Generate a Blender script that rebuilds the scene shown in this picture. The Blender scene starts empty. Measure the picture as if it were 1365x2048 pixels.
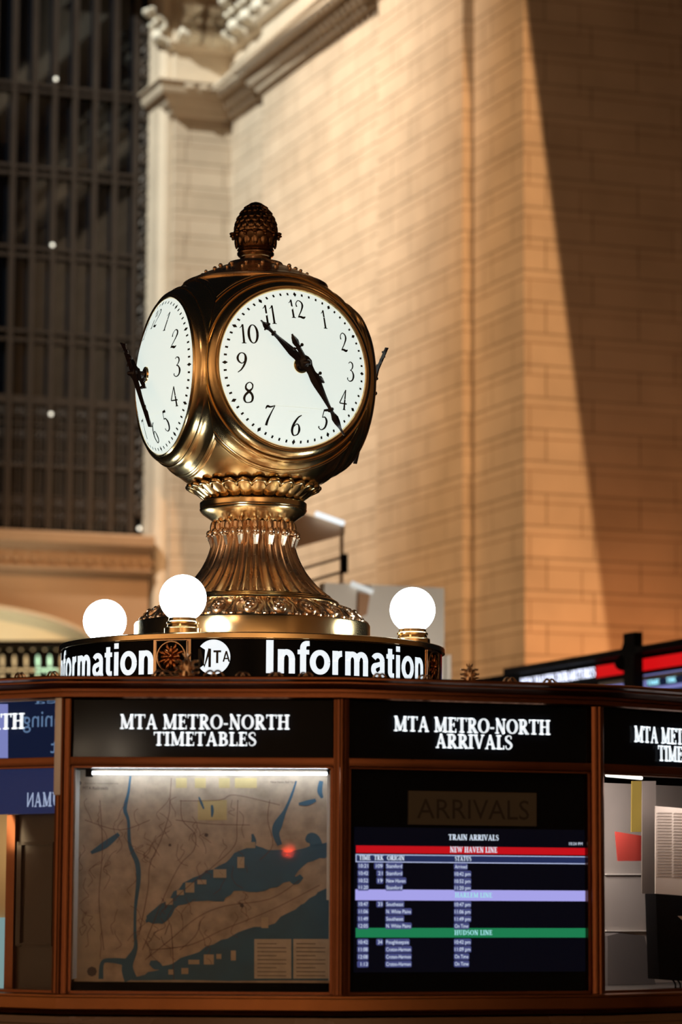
import bpy, bmesh, math, random
from mathutils import Vector, Matrix
random.seed(7)
S = bpy.context.scene
COL = S.collection
PI = math.pi
R = math.radians

# ------------------------------------------------------------------ camera
F = 6000.0                       # focal length in pixels of the 1365x2048 frame
PITCH, ROLL = math.atan(766/F), R(0.3)
EYE = Vector((0, 0, 1.55))
cam = bpy.data.cameras.new('camera'); cam_o = bpy.data.objects.new('camera', cam); COL.objects.link(cam_o)
cam.sensor_fit = 'VERTICAL'; cam.sensor_height = 36; cam.lens = F/2048*36
CM = Matrix.Translation(EYE) @ Matrix.Rotation(PI/2+PITCH, 4, 'X') @ Matrix.Rotation(ROLL, 4, 'Z')
cam_o.matrix_world = CM
cam.clip_end = 400
cam.dof.use_dof = True; cam.dof.focus_distance = 11.15; cam.dof.aperture_fstop = 3.2
S.camera = cam_o
R3 = CM.to_3x3()
def ray(x, y): return R3 @ Vector(((x-682.5)/F, (1024-y)/F, -1))
def P(x, y, Y):                  # world point seen at pixel (x, y) at distance Y
    d = ray(x, y); return EYE + d*(Y/d.y)
def hit(x, y, p0, n):            # ... on the plane through p0 with normal n
    d = ray(x, y); return EYE + d*((p0-EYE).dot(n)/d.dot(n))

# ------------------------------------------------------------------ world, exposure
W = bpy.data.worlds.new('world'); S.world = W; W.use_nodes = True
W.node_tree.nodes['Background'].inputs[0].default_value = (0.55, 0.62, 0.8, 1)
W.node_tree.nodes['Background'].inputs[1].default_value = 0.006
S.view_settings.view_transform = 'Standard'; S.view_settings.look = 'None'
S.view_settings.exposure = 0; S.view_settings.gamma = 1; S.view_settings.use_curve_mapping = False

def light(kind, name, loc, target, energy, color, size=.1, spot=None, blend=.5):
    l = bpy.data.lights.new(name, kind); o = bpy.data.objects.new(name, l); COL.objects.link(o)
    o.location = loc; l.energy = energy; l.color = color
    if target is not None:
        o.rotation_euler = (Vector(target)-Vector(loc)).to_track_quat('-Z', 'Y').to_euler()
    if kind == 'AREA': l.size = size
    else: l.shadow_soft_size = size
    if kind == 'SPOT': l.spot_size = spot; l.spot_blend = blend
    return o
FLOOD = Vector((-20, 28, 38)); WIDE = Vector((15, 8, 36))
light('SPOT', 'ceiling_floodlight', FLOOD, P(600, 200, 46.5), 100000, (.97, 1, .92), .05, R(27), 1.0)
light('SPOT', 'ceiling_warm_floodlight', FLOOD, P(740, 950, 43.3), 76000, (1, .60, .30), .05, R(26), 1)
light('SPOT', 'pier_floodlight', WIDE, P(1110, 850, 40), 74000, (1, .55, .25), .05, R(22), .7)
light('POINT', 'pier_uplight', P(1400, 1560, 37.0), None, 330, (1, .36, .12), .3)
light('SPOT', 'concourse_light', (-5, -3, 12), (-.4, 10, 2.2), 420, (1, .6, .34), .5, R(30), .8)
# added spots, unseen: wash the walls behind the camera for the brass to mirror
for q, t, e_ in (((-8, -18, 2), (-14, -30, 12), 11000), ((4, -16, 2), (10, -24, 12), 11000), ((-17, -6, 2), (-27, -8, 12), 11000), ((-20, 6, 2), (-31, 5, 12), 11000), ((18, -4, 2), (31, -4, 12), 2500), ((16, 8, 2), (29, 8, 12), 1500)):
    light('SPOT', 'wall_fill', q, t, e_, (1, .68, .42), .3, R(140), .6)

# ------------------------------------------------------------------ helpers
def mat(name, color, rough=.5, metal=0, emit=None, es=0, noise=0, nscale=8, bump=0, bscale=60, spec=None, dist=.002):
    m = bpy.data.materials.new(name); m.use_nodes = True
    nt = m.node_tree; b = nt.nodes['Principled BSDF']
    b.inputs['Base Color'].default_value = (*color, 1); b.inputs['Roughness'].default_value = rough
    b.inputs['Metallic'].default_value = metal
    if spec is not None: b.inputs['IOR'].default_value = spec
    tc = nt.nodes.new('ShaderNodeTexCoord')
    if noise:
        n = nt.nodes.new('ShaderNodeTexNoise'); n.inputs['Scale'].default_value = nscale; n.inputs['Detail'].default_value = 5
        mx = nt.nodes.new('ShaderNodeMix'); mx.data_type = 'RGBA'
        mx.inputs['A'].default_value = (*[c*(1-noise) for c in color], 1); mx.inputs['B'].default_value = (*[min(1, c*(1+noise)) for c in color], 1)
        nt.links.new(tc.outputs['Object'], n.inputs['Vector']); nt.links.new(n.outputs['Fac'], mx.inputs['Factor'])
        nt.links.new(mx.outputs['Result'], b.inputs['Base Color'])
        r = nt.nodes.new('ShaderNodeMapRange'); r.inputs['To Min'].default_value = rough*.75; r.inputs['To Max'].default_value = min(1, rough*1.3)
        nt.links.new(n.outputs['Fac'], r.inputs['Value']); nt.links.new(r.outputs['Result'], b.inputs['Roughness'])
    if bump:
        n2 = nt.nodes.new('ShaderNodeTexNoise'); n2.inputs['Scale'].default_value = bscale; n2.inputs['Detail'].default_value = 4
        bp = nt.nodes.new('ShaderNodeBump'); bp.inputs['Strength'].default_value = bump; bp.inputs['Distance'].default_value = dist
        nt.links.new(tc.outputs['Object'], n2.inputs['Vector']); nt.links.new(n2.outputs['Fac'], bp.inputs['Height']); nt.links.new(bp.outputs['Normal'], b.inputs['Normal'])
    if emit:
        b.inputs['Emission Color'].default_value = (*emit, 1); b.inputs['Emission Strength'].default_value = es
    return m
def glass_mat(name, refl=1.5, rough=.02, tint=(1, 1, 1)):
    m = bpy.data.materials.new(name); m.use_nodes = True; nt = m.node_tree; nt.nodes.clear()
    o = nt.nodes.new('ShaderNodeOutputMaterial'); mx = nt.nodes.new('ShaderNodeMixShader')
    t = nt.nodes.new('ShaderNodeBsdfTransparent'); t.inputs[0].default_value = (*tint, 1)
    g = nt.nodes.new('ShaderNodeBsdfGlossy'); g.inputs['Roughness'].default_value = rough
    f = nt.nodes.new('ShaderNodeFresnel'); f.inputs['IOR'].default_value = refl
    nt.links.new(f.outputs[0], mx.inputs[0]); nt.links.new(t.outputs[0], mx.inputs[1]); nt.links.new(g.outputs[0], mx.inputs[2]); nt.links.new(mx.outputs[0], o.inputs[0])
    return m

def wloc(o):
    v = Vector((0, 0, 0))
    while o: v += Vector(o.location); o = o.parent
    return v
def obj(name, bm, material, parent=None, smooth=40, local=False, doubles=True):
    """link bm as ONE mesh object; coordinates are world ones unless local"""
    if doubles: bmesh.ops.remove_doubles(bm, verts=bm.verts, dist=1e-6)
    if parent and not local: bmesh.ops.translate(bm, verts=bm.verts, vec=-wloc(parent))
    me = bpy.data.meshes.new(name); bm.normal_update(); bm.to_mesh(me); bm.free()
    if smooth:
        for p in me.polygons: p.use_smooth = True
        me.set_sharp_from_angle(angle=R(smooth))
    for mm in (material if isinstance(material, (list, tuple)) else [material]): me.materials.append(mm)
    o = bpy.data.objects.new(name, me); COL.objects.link(o)
    if parent: o.parent = parent
    return o
def tag(o, label=None, cat=None, group=None, kind=None):
    if label: o['label'] = label
    if cat: o['category'] = cat
    if group: o['group'] = group
    if kind: o['kind'] = kind
    return o
def thing(name, label, cat, loc=(0, 0, 0), group=None):
    o = bpy.data.objects.new(name, None); COL.objects.link(o); o.location = loc; o.empty_display_size = .1
    return tag(o, label, cat, group)
def struct(name, bm, m, **k): return tag(obj(name, bm, m, **k), kind='structure')
def copy_tree(o, parent=None):
    c = o.copy(); COL.objects.link(c); c.parent = parent
    for ch in list(o.children): copy_tree(ch, c)
    return c
def face(bm, pts, uv=None):
    vs = [bm.verts.new(p) for p in pts]
    try: f = bm.faces.new(vs)
    except ValueError: return None
    if uv is not None:
        L = bm.loops.layers.uv.verify()
        for l, u in zip(f.loops, uv): l[L].uv = u
    return f
def hexa(bm, p):                 # 8 points: bottom ring 0-3, top ring 4-7
    v = [bm.verts.new(q) for q in p]
    for q in ((3, 2, 1, 0), (4, 5, 6, 7), (0, 1, 5, 4), (1, 2, 6, 5), (2, 3, 7, 6), (3, 0, 4, 7)): bm.faces.new([v[k] for k in q])
def bx(bm, x0, x1, y0, y1, z0, z1):
    hexa(bm, [Vector(c) for c in ((x0, y0, z0), (x1, y0, z0), (x1, y1, z0), (x0, y1, z0), (x0, y0, z1), (x1, y0, z1), (x1, y1, z1), (x0, y1, z1))])
def bevel(bm, w, seg=2):
    bmesh.ops.bevel(bm, geom=[e for e in bm.edges], offset=w, segments=seg, affect='EDGES', profile=.6)
def grid(bm, nu, nv, fn, wrap=False):
    rows = [[bm.verts.new(fn(i, j)) for i in range(nu)] for j in range(nv)]
    for j in range(nv-1):
        for i in range(nu if wrap else nu-1):
            k = (i+1) % nu
            bm.faces.new((rows[j][i], rows[j][k], rows[j+1][k], rows[j+1][i]))
def lathe(bm, prof, c=(0, 0, 0), seg=96, a0=0, a1=2*PI):
    c = Vector(c); full = abs(a1-a0-2*PI) < 1e-6; n = seg if full else seg+1
    def fn(i, j):
        a = a0+(a1-a0)*i/seg; r, z = prof[j]
        return c+Vector((r*math.sin(a), -r*math.cos(a), z))
    grid(bm, n, len(prof), fn, full)
def ball(bm, c, r, sx=1, sy=1, sz=1, u=10, v=7, rot=None):
    m = Matrix.Translation(c) @ (rot.to_4x4() if rot else Matrix.Identity(4)) @ Matrix.Diagonal((r*sx, r*sy, r*sz, 1))
    bmesh.ops.create_uvsphere(bm, u_segments=u, v_segments=v, radius=1, matrix=m)
def tube(bm, pts, r, seg=8, cap=True):
    pts = [Vector(p) for p in pts]; n = len(pts); rings = []
    ref = Vector((0, 0, 1))
    for i, p in enumerate(pts):
        t = (pts[min(i+1, n-1)]-pts[max(i-1, 0)]).normalized()
        if abs(t.dot(ref)) > .95: ref = Vector((1, .2, 0)).normalized()
        a = t.cross(ref).normalized(); b = a.cross(t)
        rr = r[i] if isinstance(r, (list, tuple)) else r
        rings.append([bm.verts.new(p+a*rr*math.cos(2*PI*k/seg)+b*rr*math.sin(2*PI*k/seg)) for k in range(seg)])
        ref = b
    for i in range(n-1):
        for k in range(seg):
            q = (k+1) % seg; bm.faces.new((rings[i][k], rings[i][q], rings[i+1][q], rings[i+1][k]))
    if cap: bm.faces.new(rings[0][::-1]); bm.faces.new(rings[-1])
def smooth_pts(pts, k=6):        # Catmull-Rom through n-dim tuples
    out = []; n = len(pts)
    for i in range(n-1):
        p0, p1, p2, p3 = pts[max(i-1, 0)], pts[i], pts[i+1], pts[min(i+2, n-1)]
        for s in range(k):
            t = s/k
            out.append(tuple(.5*(2*b+(c-a)*t+(2*a-5*b+4*c-d)*t*t+(3*b-a-3*c+d)*t**3) for a, b, c, d in zip(p0, p1, p2, p3)))
    out.append(tuple(pts[-1])); return out

# ------------------------------------------------------------------ hand drawn lettering (strokes of varying width)
def ribbon(pts, _w=[1]):                 # [(x, y, w)] -> quads
    pts = [(x, y, w*_w[0]) for x, y, w in pts]
    q = []; n = len(pts); L = []
    for i, (x, y, w) in enumerate(pts):
        a, b = pts[max(i-1, 0)], pts[min(i+1, n-1)]
        dx, dy = b[0]-a[0], b[1]-a[1]; l = math.hypot(dx, dy) or 1
        L.append(((x-dy/l*w/2, y+dx/l*w/2), (x+dy/l*w/2, y-dx/l*w/2)))
    for i in range(n-1): q.append((L[i][0], L[i][1], L[i+1][1], L[i+1][0]))
    return q
def st(*p): return ribbon(list(p))                      # straight polyline
def cv(*p): return ribbon(smooth_pts(list(p), 6))        # smooth curve
def arc(cx, cy, rx, ry, a0, a1, w0, w1=None, n=18):      # thick where vertical, thin where horizontal
    w1 = w0 if w1 is None else w1; o = []
    for i in range(n+1):
        a = R(a0+(a1-a0)*i/n); k = abs(math.cos(a))
        o.append((cx+rx*math.cos(a), cy+ry*math.sin(a), w1+(w0-w1)*k**1.5))
    return ribbon(o)
T, t_, SF = .225, .115, .095      # stem, hairline, serif
def stem(x, y0=0, y1=1, w=T, s0=1, s1=1):
    q = st((x, y0, w), (x, y1, w))
    if s0: q += st((x-w/2-.1, y0+SF/2, SF), (x+w/2+.1, y0+SF/2, SF))
    if s1: q += st((x-w/2-.1, y1-SF/2, SF), (x+w/2+.1, y1-SF/2, SF))
    return q
SERIF = {
 'I': (.42, stem(.21)),
 'T': (.86, stem(.43, s1=0)+st((.04, .955, .09), (.82, .955, .09))+st((.05, .75, .05), (.05, 1, .08))+st((.81, .75, .05), (.81, 1, .08))),
 'L': (.72, stem(.24)+st((.2, .045, .09), (.68, .045, .09))+st((.67, .28, .05), (.67, 0, .08))),
 'E': (.76, stem(.24)+st((.2, .045, .09), (.7, .045, .09))+st((.2, .955, .09), (.66, .955, .09))+st((.2, .52, .08), (.55, .52, .08))
       +st((.69, .26, .05), (.69, 0, .08))+st((.65, .78, .05), (.65, 1, .08))+st((.54, .38, .06), (.54, .66, .06))),
 'H': (1.0, stem(.23)+stem(.77)+st((.23, .52, .09), (.77, .52, .09))),
 'N': (.98, stem(.2, w=t_, s0=1, s1=0)+stem(.78, w=t_, s0=0)+st((.1, 1, .14), (.2, .97, T), (.78, .0, T))),
 'M': (1.16, stem(.2, w=t_, s1=0)+stem(.95, s1=0)+st((.2, .97, T), (.56, .06, T))+st((.56, .06, .1), (.93, .97, .1))+st((.06, .965, SF), (.28, .965, SF))+st((.86, .965, SF), (1.1, .965, SF))),
 'A': (.94, st((.46, 1, .1), (.16, .03, t_))+st((.46, 1, .16), (.76, .03, T))+st((.26, .34, t_), (.66, .34, t_))+st((.03, .035, SF), (.29, .035, SF))+st((.6, .035, SF), (.92, .035, SF))),
 'V': (.94, st((.17, .97, T), (.48, .03, .16))+st((.78, .97, t_), (.48, .02, .1))+st((.02, .965, SF), (.34, .965, SF))+st((.64, .965, SF), (.92, .965, SF))),
 'W': (1.35, st((.16, .97, T), (.42, .03, .14))+st((.68, .97, t_), (.42, .02, .08))+st((.64, .97, T), (.92, .03, .14))+st((1.2, .97, t_), (.92, .02, .08))+st((.02, .965, SF), (.32, .965, SF))+st((1.08, .965, SF), (1.33, .965, SF))),
 'O': (1.0, arc(.5, .5, .38, .45, 0, 360, T, .08, 36)),
 'R': (.9, stem(.24)+arc(.36, .73, .28, .235, -90, 90, T, .08)+st((.24, .96, .08), (.36, .96, .08))+st((.24, .495, .08), (.36, .495, .08))+st((.4, .5, T), (.74, .04, T))+st((.66, .035, SF), (.92, .035, SF))),
 'B': (.84, stem(.24)+arc(.36, .745, .25, .22, -90, 90, T, .08)+arc(.38, .275, .31, .24, -90, 90, T, .08)+st((.24, .96, .08), (.36, .96, .08))+st((.24, .52, .08), (.4, .52, .08))+st((.24, .035, .08), (.38, .035, .08))),
 'D': (.98, stem(.24)+arc(.36, .5, .47, .46, -90, 90, T, .08)+st((.24, .96, .08), (.36, .96, .08))+st((.24, .04, .08), (.36, .04, .08))),
 'S': (.68, cv((.57, .74, .06), (.53, .92, .07), (.34, .96, .09), (.14, .84, .14), (.16, .66, .17), (.36, .52, .19), (.55, .38, .17), (.58, .2, .14), (.4, .04, .09), (.17, .07, .07), (.11, .27, .06))),
 'U': (.94, stem(.24, .35, 1, s0=0)+arc(.47, .36, .235, .32, 180, 360, .14, .1)+stem(.71, .35, 1, w=t_, s0=0)),
 'G': (.98, arc(.5, .5, .38, .45, 45, 320, T, .08, 30)+st((.79, .44, .16), (.79, .1, .16))+st((.64, .45, SF), (.93, .45, SF))+st((.77, .98, .05), (.77, .72, .05))),
 'K': (.94, stem(.24)+st((.3, .48, .1), (.72, .96, .09))+st((.38, .56, T), (.76, .04, T))+st((.6, .965, SF), (.88, .965, SF))+st((.66, .035, SF), (.94, .035, SF))),
 '-': (.42, st((.05, .36, .12), (.37, .36, .12))), ' ': (.36, []),
}
B_ = .2
SANS = {
 'I': (.36, st((.18, 0, .23), (.18, 1, .23))),
 'n': (.66, st((.16, 0, B_), (.16, .73, B_))+arc(.335, .43, .175, .22, 0, 180, B_, .17)+st((.51, 0, B_), (.51, .45, B_))),
 'f': (.40, st((.2, 0, B_), (.2, .78, B_))+arc(.33, .78, .13, .14, 90, 180, B_, .16)+st((.32, .92, .16), (.41, .925, .15))+st((.02, .66, .14), (.4, .66, .14))),
 'o': (.70, arc(.35, .365, .245, .295, 0, 360, B_, .16, 40)),
 'r': (.44, st((.16, 0, B_), (.16, .73, B_))+arc(.4, .41, .24, .24, 90, 180, B_, .18)),
 'm': (1.0, st((.16, 0, B_), (.16, .73, B_))+arc(.325, .45, .165, .2, 0, 180, B_, .17)+st((.49, 0, B_), (.49, .47, B_))+arc(.665, .45, .165, .2, 0, 180, B_, .17)+st((.83, 0, B_), (.83, .47, B_))),
 'a': (.66, arc(.32, .5, .19, .165, 0, 155, B_, .16)+st((.51, .5, B_), (.51, .12, B_))+st((.5, .14, .2), (.57, .0, .16))+cv((.5, .42, .15), (.32, .375, .15), (.16, .31, .19), (.155, .16, .19), (.3, .07, .15), (.46, .16, .15))),
 't': (.40, st((.19, .9, B_), (.19, .2, B_))+arc(.3, .2, .11, .125, 180, 270, B_, .16)+st((.29, .075, .15), (.38, .075, .15))+st((.02, .66, .14), (.38, .66, .14))),
 'i': (.32, st((.16, 0, B_), (.16, .73, B_))+st((.16, .83, B_), (.16, 1, B_))),
 'M': (.9, st((.14, 0, .15), (.14, 1, .15))+st((.76, 0, .15), (.76, 1, .15))+st((.14, 1, .17), (.45, .05, .17), (.76, 1, .17))),
 'T': (.66, st((.33, 0, .18), (.33, 1, .18))+st((.02, .92, .16), (.64, .92, .16))),
 'A': (.76, st((.38, 1, .15), (.09, 0, .15))+st((.38, 1, .15), (.67, 0, .15))+st((.2, .3, .13), (.56, .3, .13))),
}
h_, d_ = .035, .105             # dial numerals: hairline, full stroke
ribbon.__defaults__[0][0] = 1.4
NUM = {
 '1': (.32, st((.17, 0, .075), (.15, 1, .06))+cv((.0, .8, .02), (.08, .88, .03), (.15, 1, .04))+st((.06, .015, .03), (.28, .015, .03))),
 '2': (.52, cv((.07, .62, .06), (.06, .82, h_), (.2, .98, h_), (.36, .9, .06), (.4, .72, .075), (.3, .45, .05), (.1, .1, h_))+cv((.06, .06, .03), (.2, .09, .08), (.36, .05, .09), (.48, .12, .03))),
 '3': (.5, cv((.1, .9, h_), (.2, .985, h_), (.34, .92, .06), (.37, .76, .06), (.28, .6, h_), (.2, .56, h_))+cv((.2, .56, h_), (.34, .5, .05), (.43, .3, .085), (.36, .08, .06), (.18, -.01, h_), (.03, .08, h_), (.05, .16, .055))),
 '4': (.54, st((.36, 1, .05), (.36, .0, .08))+st((.36, 1, .03), (.03, .32, .05))+st((.03, .31, .04), (.5, .31, .05))+st((.27, .015, .03), (.46, .015, .03))),
 '5': (.52, st((.2, .93, .07), (.46, .97, .1))+st((.22, .95, .04), (.16, .58, .035))+cv((.16, .58, .03), (.32, .6, .05), (.45, .4, .09), (.4, .12, .075), (.2, -.01, h_), (.03, .08, .04), (.05, .14, .06))),
 '6': (.54, cv((.48, .98, h_), (.3, .86, .06), (.12, .55, .09), (.07, .25, .09), (.16, .03, .06), (.28, 0, h_), (.42, .08, .06), (.46, .28, .09), (.38, .5, .05), (.26, .54, h_), (.12, .4, .03))),
 '7': (.52, cv((.05, .8, .03), (.12, .93, .08), (.28, .9, .06), (.5, .98, .04))+cv((.5, .98, .035), (.34, .6, .05), (.22, .25, .08), (.18, 0, .09))),
 '8': (.52, cv((.26, .54, .09), (.1, .68, .07), (.11, .88, .05), (.26, .99, h_), (.4, .88, .05), (.4, .7, .05), (.26, .54, .09), (.1, .36, .08), (.06, .18, .08), (.14, .02, .05), (.27, -.01, h_), (.42, .05, .06), (.46, .22, .08), (.4, .4, .08), (.26, .54, .09))),
 '9': (.52, cv((.42, .62, .03), (.28, .46, h_), (.12, .55, .06), (.06, .74, .075), (.14, .93, .05), (.27, .99, h_), (.4, .9, .06), (.44, .68, .09), (.38, .4, .07), (.24, .14, .05), (.08, 0, .03))),
 '0': (.56, arc(.28, .5, .21, .48, 0, 360, .09, .035, 30)),
}
ribbon.__defaults__[0][0] = 1
def layout(text, font, gap=0.0):
    q, x = [], 0
    for ch in text:
        w, g = font[ch]
        q += [tuple((px+x, py) for px, py in quad) for quad in g]; x += w+gap
    return q, x-gap
def put(bm, quads, fn):
    for q in quads:
        try: bm.faces.new([bm.verts.new(fn(*p)) for p in q])
        except ValueError: pass
def line_text(bm, text, font, x0, x1, y0, h, fn, gap=0.0):   # text stretched to span x0..x1, height h, through fn(x, y)
    q, w = layout(text, font, gap); k = (x1-x0)/w
    put(bm, q, lambda x, y: fn(x0+x*k, y0+y*h))
def plain_text(bm, text, x0, y0, h, fn, width=None, align='L', mirror=False):   # Blender's own built-in face for the small print
    cu = bpy.data.curves.new('text', 'FONT'); cu.body = text; cu.resolution_u = 3
    o = bpy.data.objects.new('text', cu); COL.objects.link(o)
    dg = bpy.context.evaluated_depsgraph_get(); me = bpy.data.meshes.new_from_object(o.evaluated_get(dg))
    vs = [v.co.copy() for v in me.vertices]; fs = [tuple(p.vertices) for p in me.polygons]
    bpy.data.objects.remove(o); bpy.data.curves.remove(cu); bpy.data.meshes.remove(me)
    if not vs: return
    xm = min(v.x for v in vs); xM = max(v.x for v in vs); k = h/.7; kx = k if width is None else width/(xM-xm)
    sh = {'L': 0, 'R': -(xM-xm)*kx, 'C': -(xM-xm)*kx/2}[align]
    nv = [bm.verts.new(fn(x0+sh+((xM-v.x) if mirror else (v.x-xm))*kx, y0+v.y*k)) for v in vs]
    for f in fs:
        try: bm.faces.new([nv[i] for i in f])
        except ValueError: pass

# ------------------------------------------------------------------ materials
BRASS = mat('brass', (.95, .65, .34), .2, 1, noise=.22, nscale=5, bump=.12, bscale=35)
BRASS_D = mat('aged brass', (.93, .62, .43), .27, 1, noise=.3, nscale=14, bump=.2, bscale=50)
BRONZE = mat('kiosk bronze', (.17, .066, .032), .3, 1, noise=.3, nscale=6, bump=.1, bscale=25)
STEEL = mat('satin silver trim', (.85, .85, .92), .4, .15, noise=.12)
BLACK = mat('black sign panel', (.006, .007, .010), .16, 0, noise=.2, spec=1.1)
SOOT = mat('matt black', (.006, .006, .007), .6, noise=.2, spec=1.15)
INK = mat('black ink', (.012, .009, .008), .45, noise=.1)
HAND = mat('black hand enamel', (.02, .012, .012), .3, noise=.1)
DIAL = mat('opal dial glass', (.7, .68, .6), .25, 0, (.79, .90, .84), .86, noise=.05)
GLOBE = mat('lit opal globe', (.9, .9, .9), .3, 0, (.86, .97, 1), 11)
LETTER = mat('lit white lettering', (.8, .8, .8), .4, 0, (.78, .9, .97), .95)
HALO = mat('lit channel letter', (.8, .8, .8), .4, 0, (.74, .84, .9), 1.0)
WOOD = mat('dark wood', (.03, .014, .008), .35, noise=.4, nscale=12, bump=.1)
MARBLE = mat('brown marble', (.14, .08, .05), .25, noise=.25, nscale=3)
def stone_mat(name, c1, c2, mortar, bump=.5):
    m = bpy.data.materials.new(name); m.use_nodes = True; nt = m.node_tree; b = nt.nodes['Principled BSDF']; b.inputs['Roughness'].default_value = .75
    uv = nt.nodes.new('ShaderNodeTexCoord'); N = nt.nodes.new; Lk = nt.links.new
    bt = N('ShaderNodeTexBrick'); bt.inputs['Scale'].default_value = 1
    bt.inputs['Color1'].default_value = (*c1, 1); bt.inputs['Color2'].default_value = (*c2, 1); bt.inputs['Mortar'].default_value = (*mortar, 1)
    bt.inputs['Mortar Size'].default_value = .016; bt.inputs['Mortar Smooth'].default_value = .4; bt.inputs['Brick Width'].default_value = 1.35; bt.inputs['Row Height'].default_value = .42
    Lk(uv.outputs['UV'], bt.inputs['Vector'])
    b2 = N('ShaderNodeTexBrick'); b2.inputs['Scale'].default_value = 1; b2.offset = .35
    for k, c in (('Color1', (1, 1, 1)), ('Color2', (.93, .92, .91)), ('Mortar', (.66, .58, .52))): b2.inputs[k].default_value = (*c, 1)
    b2.inputs['Mortar Size'].default_value = .012; b2.inputs['Mortar Smooth'].default_value = .4; b2.inputs['Brick Width'].default_value = 2.1; b2.inputs['Row Height'].default_value = .42
    mp = N('ShaderNodeMapping'); mp.inputs['Location'].default_value = (.7, .13, 0); Lk(uv.outputs['UV'], mp.inputs['Vector']); Lk(mp.outputs[0], b2.inputs['Vector'])
    nz = N('ShaderNodeTexNoise'); nz.inputs['Scale'].default_value = 1.3; nz.inputs['Detail'].default_value = 8; Lk(uv.outputs['UV'], nz.inputs['Vector'])
    rp = N('ShaderNodeMapRange'); rp.inputs['To Min'].default_value = .72; rp.inputs['To Max'].default_value = 1.2; Lk(nz.outputs['Fac'], rp.inputs['Value'])
    m1 = N('ShaderNodeMix'); m1.data_type = 'RGBA'; m1.blend_type = 'MULTIPLY'; m1.inputs['Factor'].default_value = 1
    Lk(bt.outputs['Color'], m1.inputs['A']); Lk(b2.outputs['Color'], m1.inputs['B'])
    m2 = N('ShaderNodeMix'); m2.data_type = 'RGBA'; m2.blend_type = 'MULTIPLY'; m2.inputs['Factor'].default_value = 1
    Lk(m1.outputs['Result'], m2.inputs['A']); Lk(rp.outputs[0], m2.inputs['B']); Lk(m2.outputs['Result'], b.inputs['Base Color'])
    mm = N('ShaderNodeMath'); mm.operation = 'MAXIMUM'; Lk(bt.outputs['Fac'], mm.inputs[0]); Lk(b2.outputs['Fac'], mm.inputs[1])
    bp = N('ShaderNodeBump'); bp.invert = True; bp.inputs['Strength'].default_value = bump; bp.inputs['Distance'].default_value = .02; Lk(mm.outputs[0], bp.inputs['Height']); Lk(bp.outputs[0], b.inputs['Normal'])
    return m
STONE = stone_mat('limestone blocks', (.58, .475, .36), (.54, .44, .33), (.36, .28, .20))
PLAIN = mat('carved limestone', (.62, .52, .4), .75, noise=.15, nscale=1.5, bump=.3, bscale=6, dist=.02)
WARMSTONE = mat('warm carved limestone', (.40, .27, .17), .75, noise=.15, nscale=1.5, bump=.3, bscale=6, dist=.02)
LEAF = mat('carved pale stone', (.72, .66, .55), .7, noise=.12, nscale=4)
PLASTER = mat('pale plaster', (.72, .68, .5), .8, noise=.2, nscale=.7)
WBAR = mat('painted window iron', (.035, .024, .018), .5, noise=.25, nscale=3)
WORN = mat('ornamental iron', (.06, .045, .035), .55, noise=.4, nscale=6, bump=.5, bscale=9, dist=.03)
WGLASS = mat('dark night window glass', (.004, .006, .010), .05, spec=1.5)
FLOORM = mat('polished marble floor', (.10, .075, .055), .2, noise=.25, nscale=.6)

# ------------------------------------------------------------------ the room
UA = R(20.7)
u = Vector((math.cos(UA), math.sin(UA), 0)); v = Vector((-math.sin(UA), math.cos(UA), 0)); up = Vector((0, 0, 1))
def flat(p): return Vector((p.x, p.y, 0))
def azi(x, p0, d):               # plan point on line p0 + t d seen in pixel column x (at the horizon row)
    q = flat(ray(x, 1790)); a = flat(p0)-flat(EYE)
    t = -(a.x*q.y-a.y*q.x)/(d.x*q.y-d.y*q.x); return flat(p0)+d*t
C0 = flat(P(447, 1790, 50))
def zat(x, y, n, p0): return hit(x, y, p0, n).z
nE = -v; nS = -u                 # outward normals: end wall, side wall
HT = 30
def wall_path(bm, pts, z0=0, z1=HT, u0=0):
    s = u0
    for a, b in zip(pts[:-1], pts[1:]):
        l = (b-a).length
        face(bm, [a+up*z0, b+up*z0, b+up*z1, a+up*z1], [(s, z0), (s+l, z0), (s+l, z1), (s, z1)]); s += l
A1 = azi(770, C0, -v); A0 = azi(524, C0, -v)
a0b = A0-u*.10
a1b = azi(772, a0b, -v); a1c = a1b-u*.16
A2 = azi(926, a1c, -v); A3 = azi(950, A2, u); A4 = azi(1052, A3, -v); A5 = A4+u*14
bm = bmesh.new(); wall_path(bm, [C0, A0, a0b, a1b, a1c, A2, A3, A4, A5], u0=.4)
struct('wall_right', bm, STONE, smooth=0)
B1 = azi(331, C0, -u)             # pilaster of the end wall
B2 = B1+v*1.6
bm = bmesh.new(); wall_path(bm, [B2, B1, C0], u0=.9)
struct('wall_left', bm, STONE, smooth=0)
WP = B1+v*.9                      # window plane
B3 = azi(296, WP, -u)
# engaged shaft between the pilaster and the window
c3 = (azi(313, B1+v*.3, -u)); rs = .15
bm = bmesh.new(); grid(bm, 17, 2, lambda i, j: c3+up*(HT*j)+Vector((math.cos(UA-PI+PI*i/16)*rs, math.sin(UA-PI+PI*i/16)*rs, 0)))
struct('trim_1', bm, PLAIN)
bm = bmesh.new(); hexa(bm, [c3-u*.16+v*.05, c3+u*.5+v*.05, c3+u*.5+v*.9, c3-u*.16+v*.9]+[p+up*HT for p in (c3-u*.16+v*.05, c3+u*.5+v*.05, c3+u*.5+v*.9, c3-u*.16+v*.9)])
struct('trim_2', bm, PLAIN, smooth=0)

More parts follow.
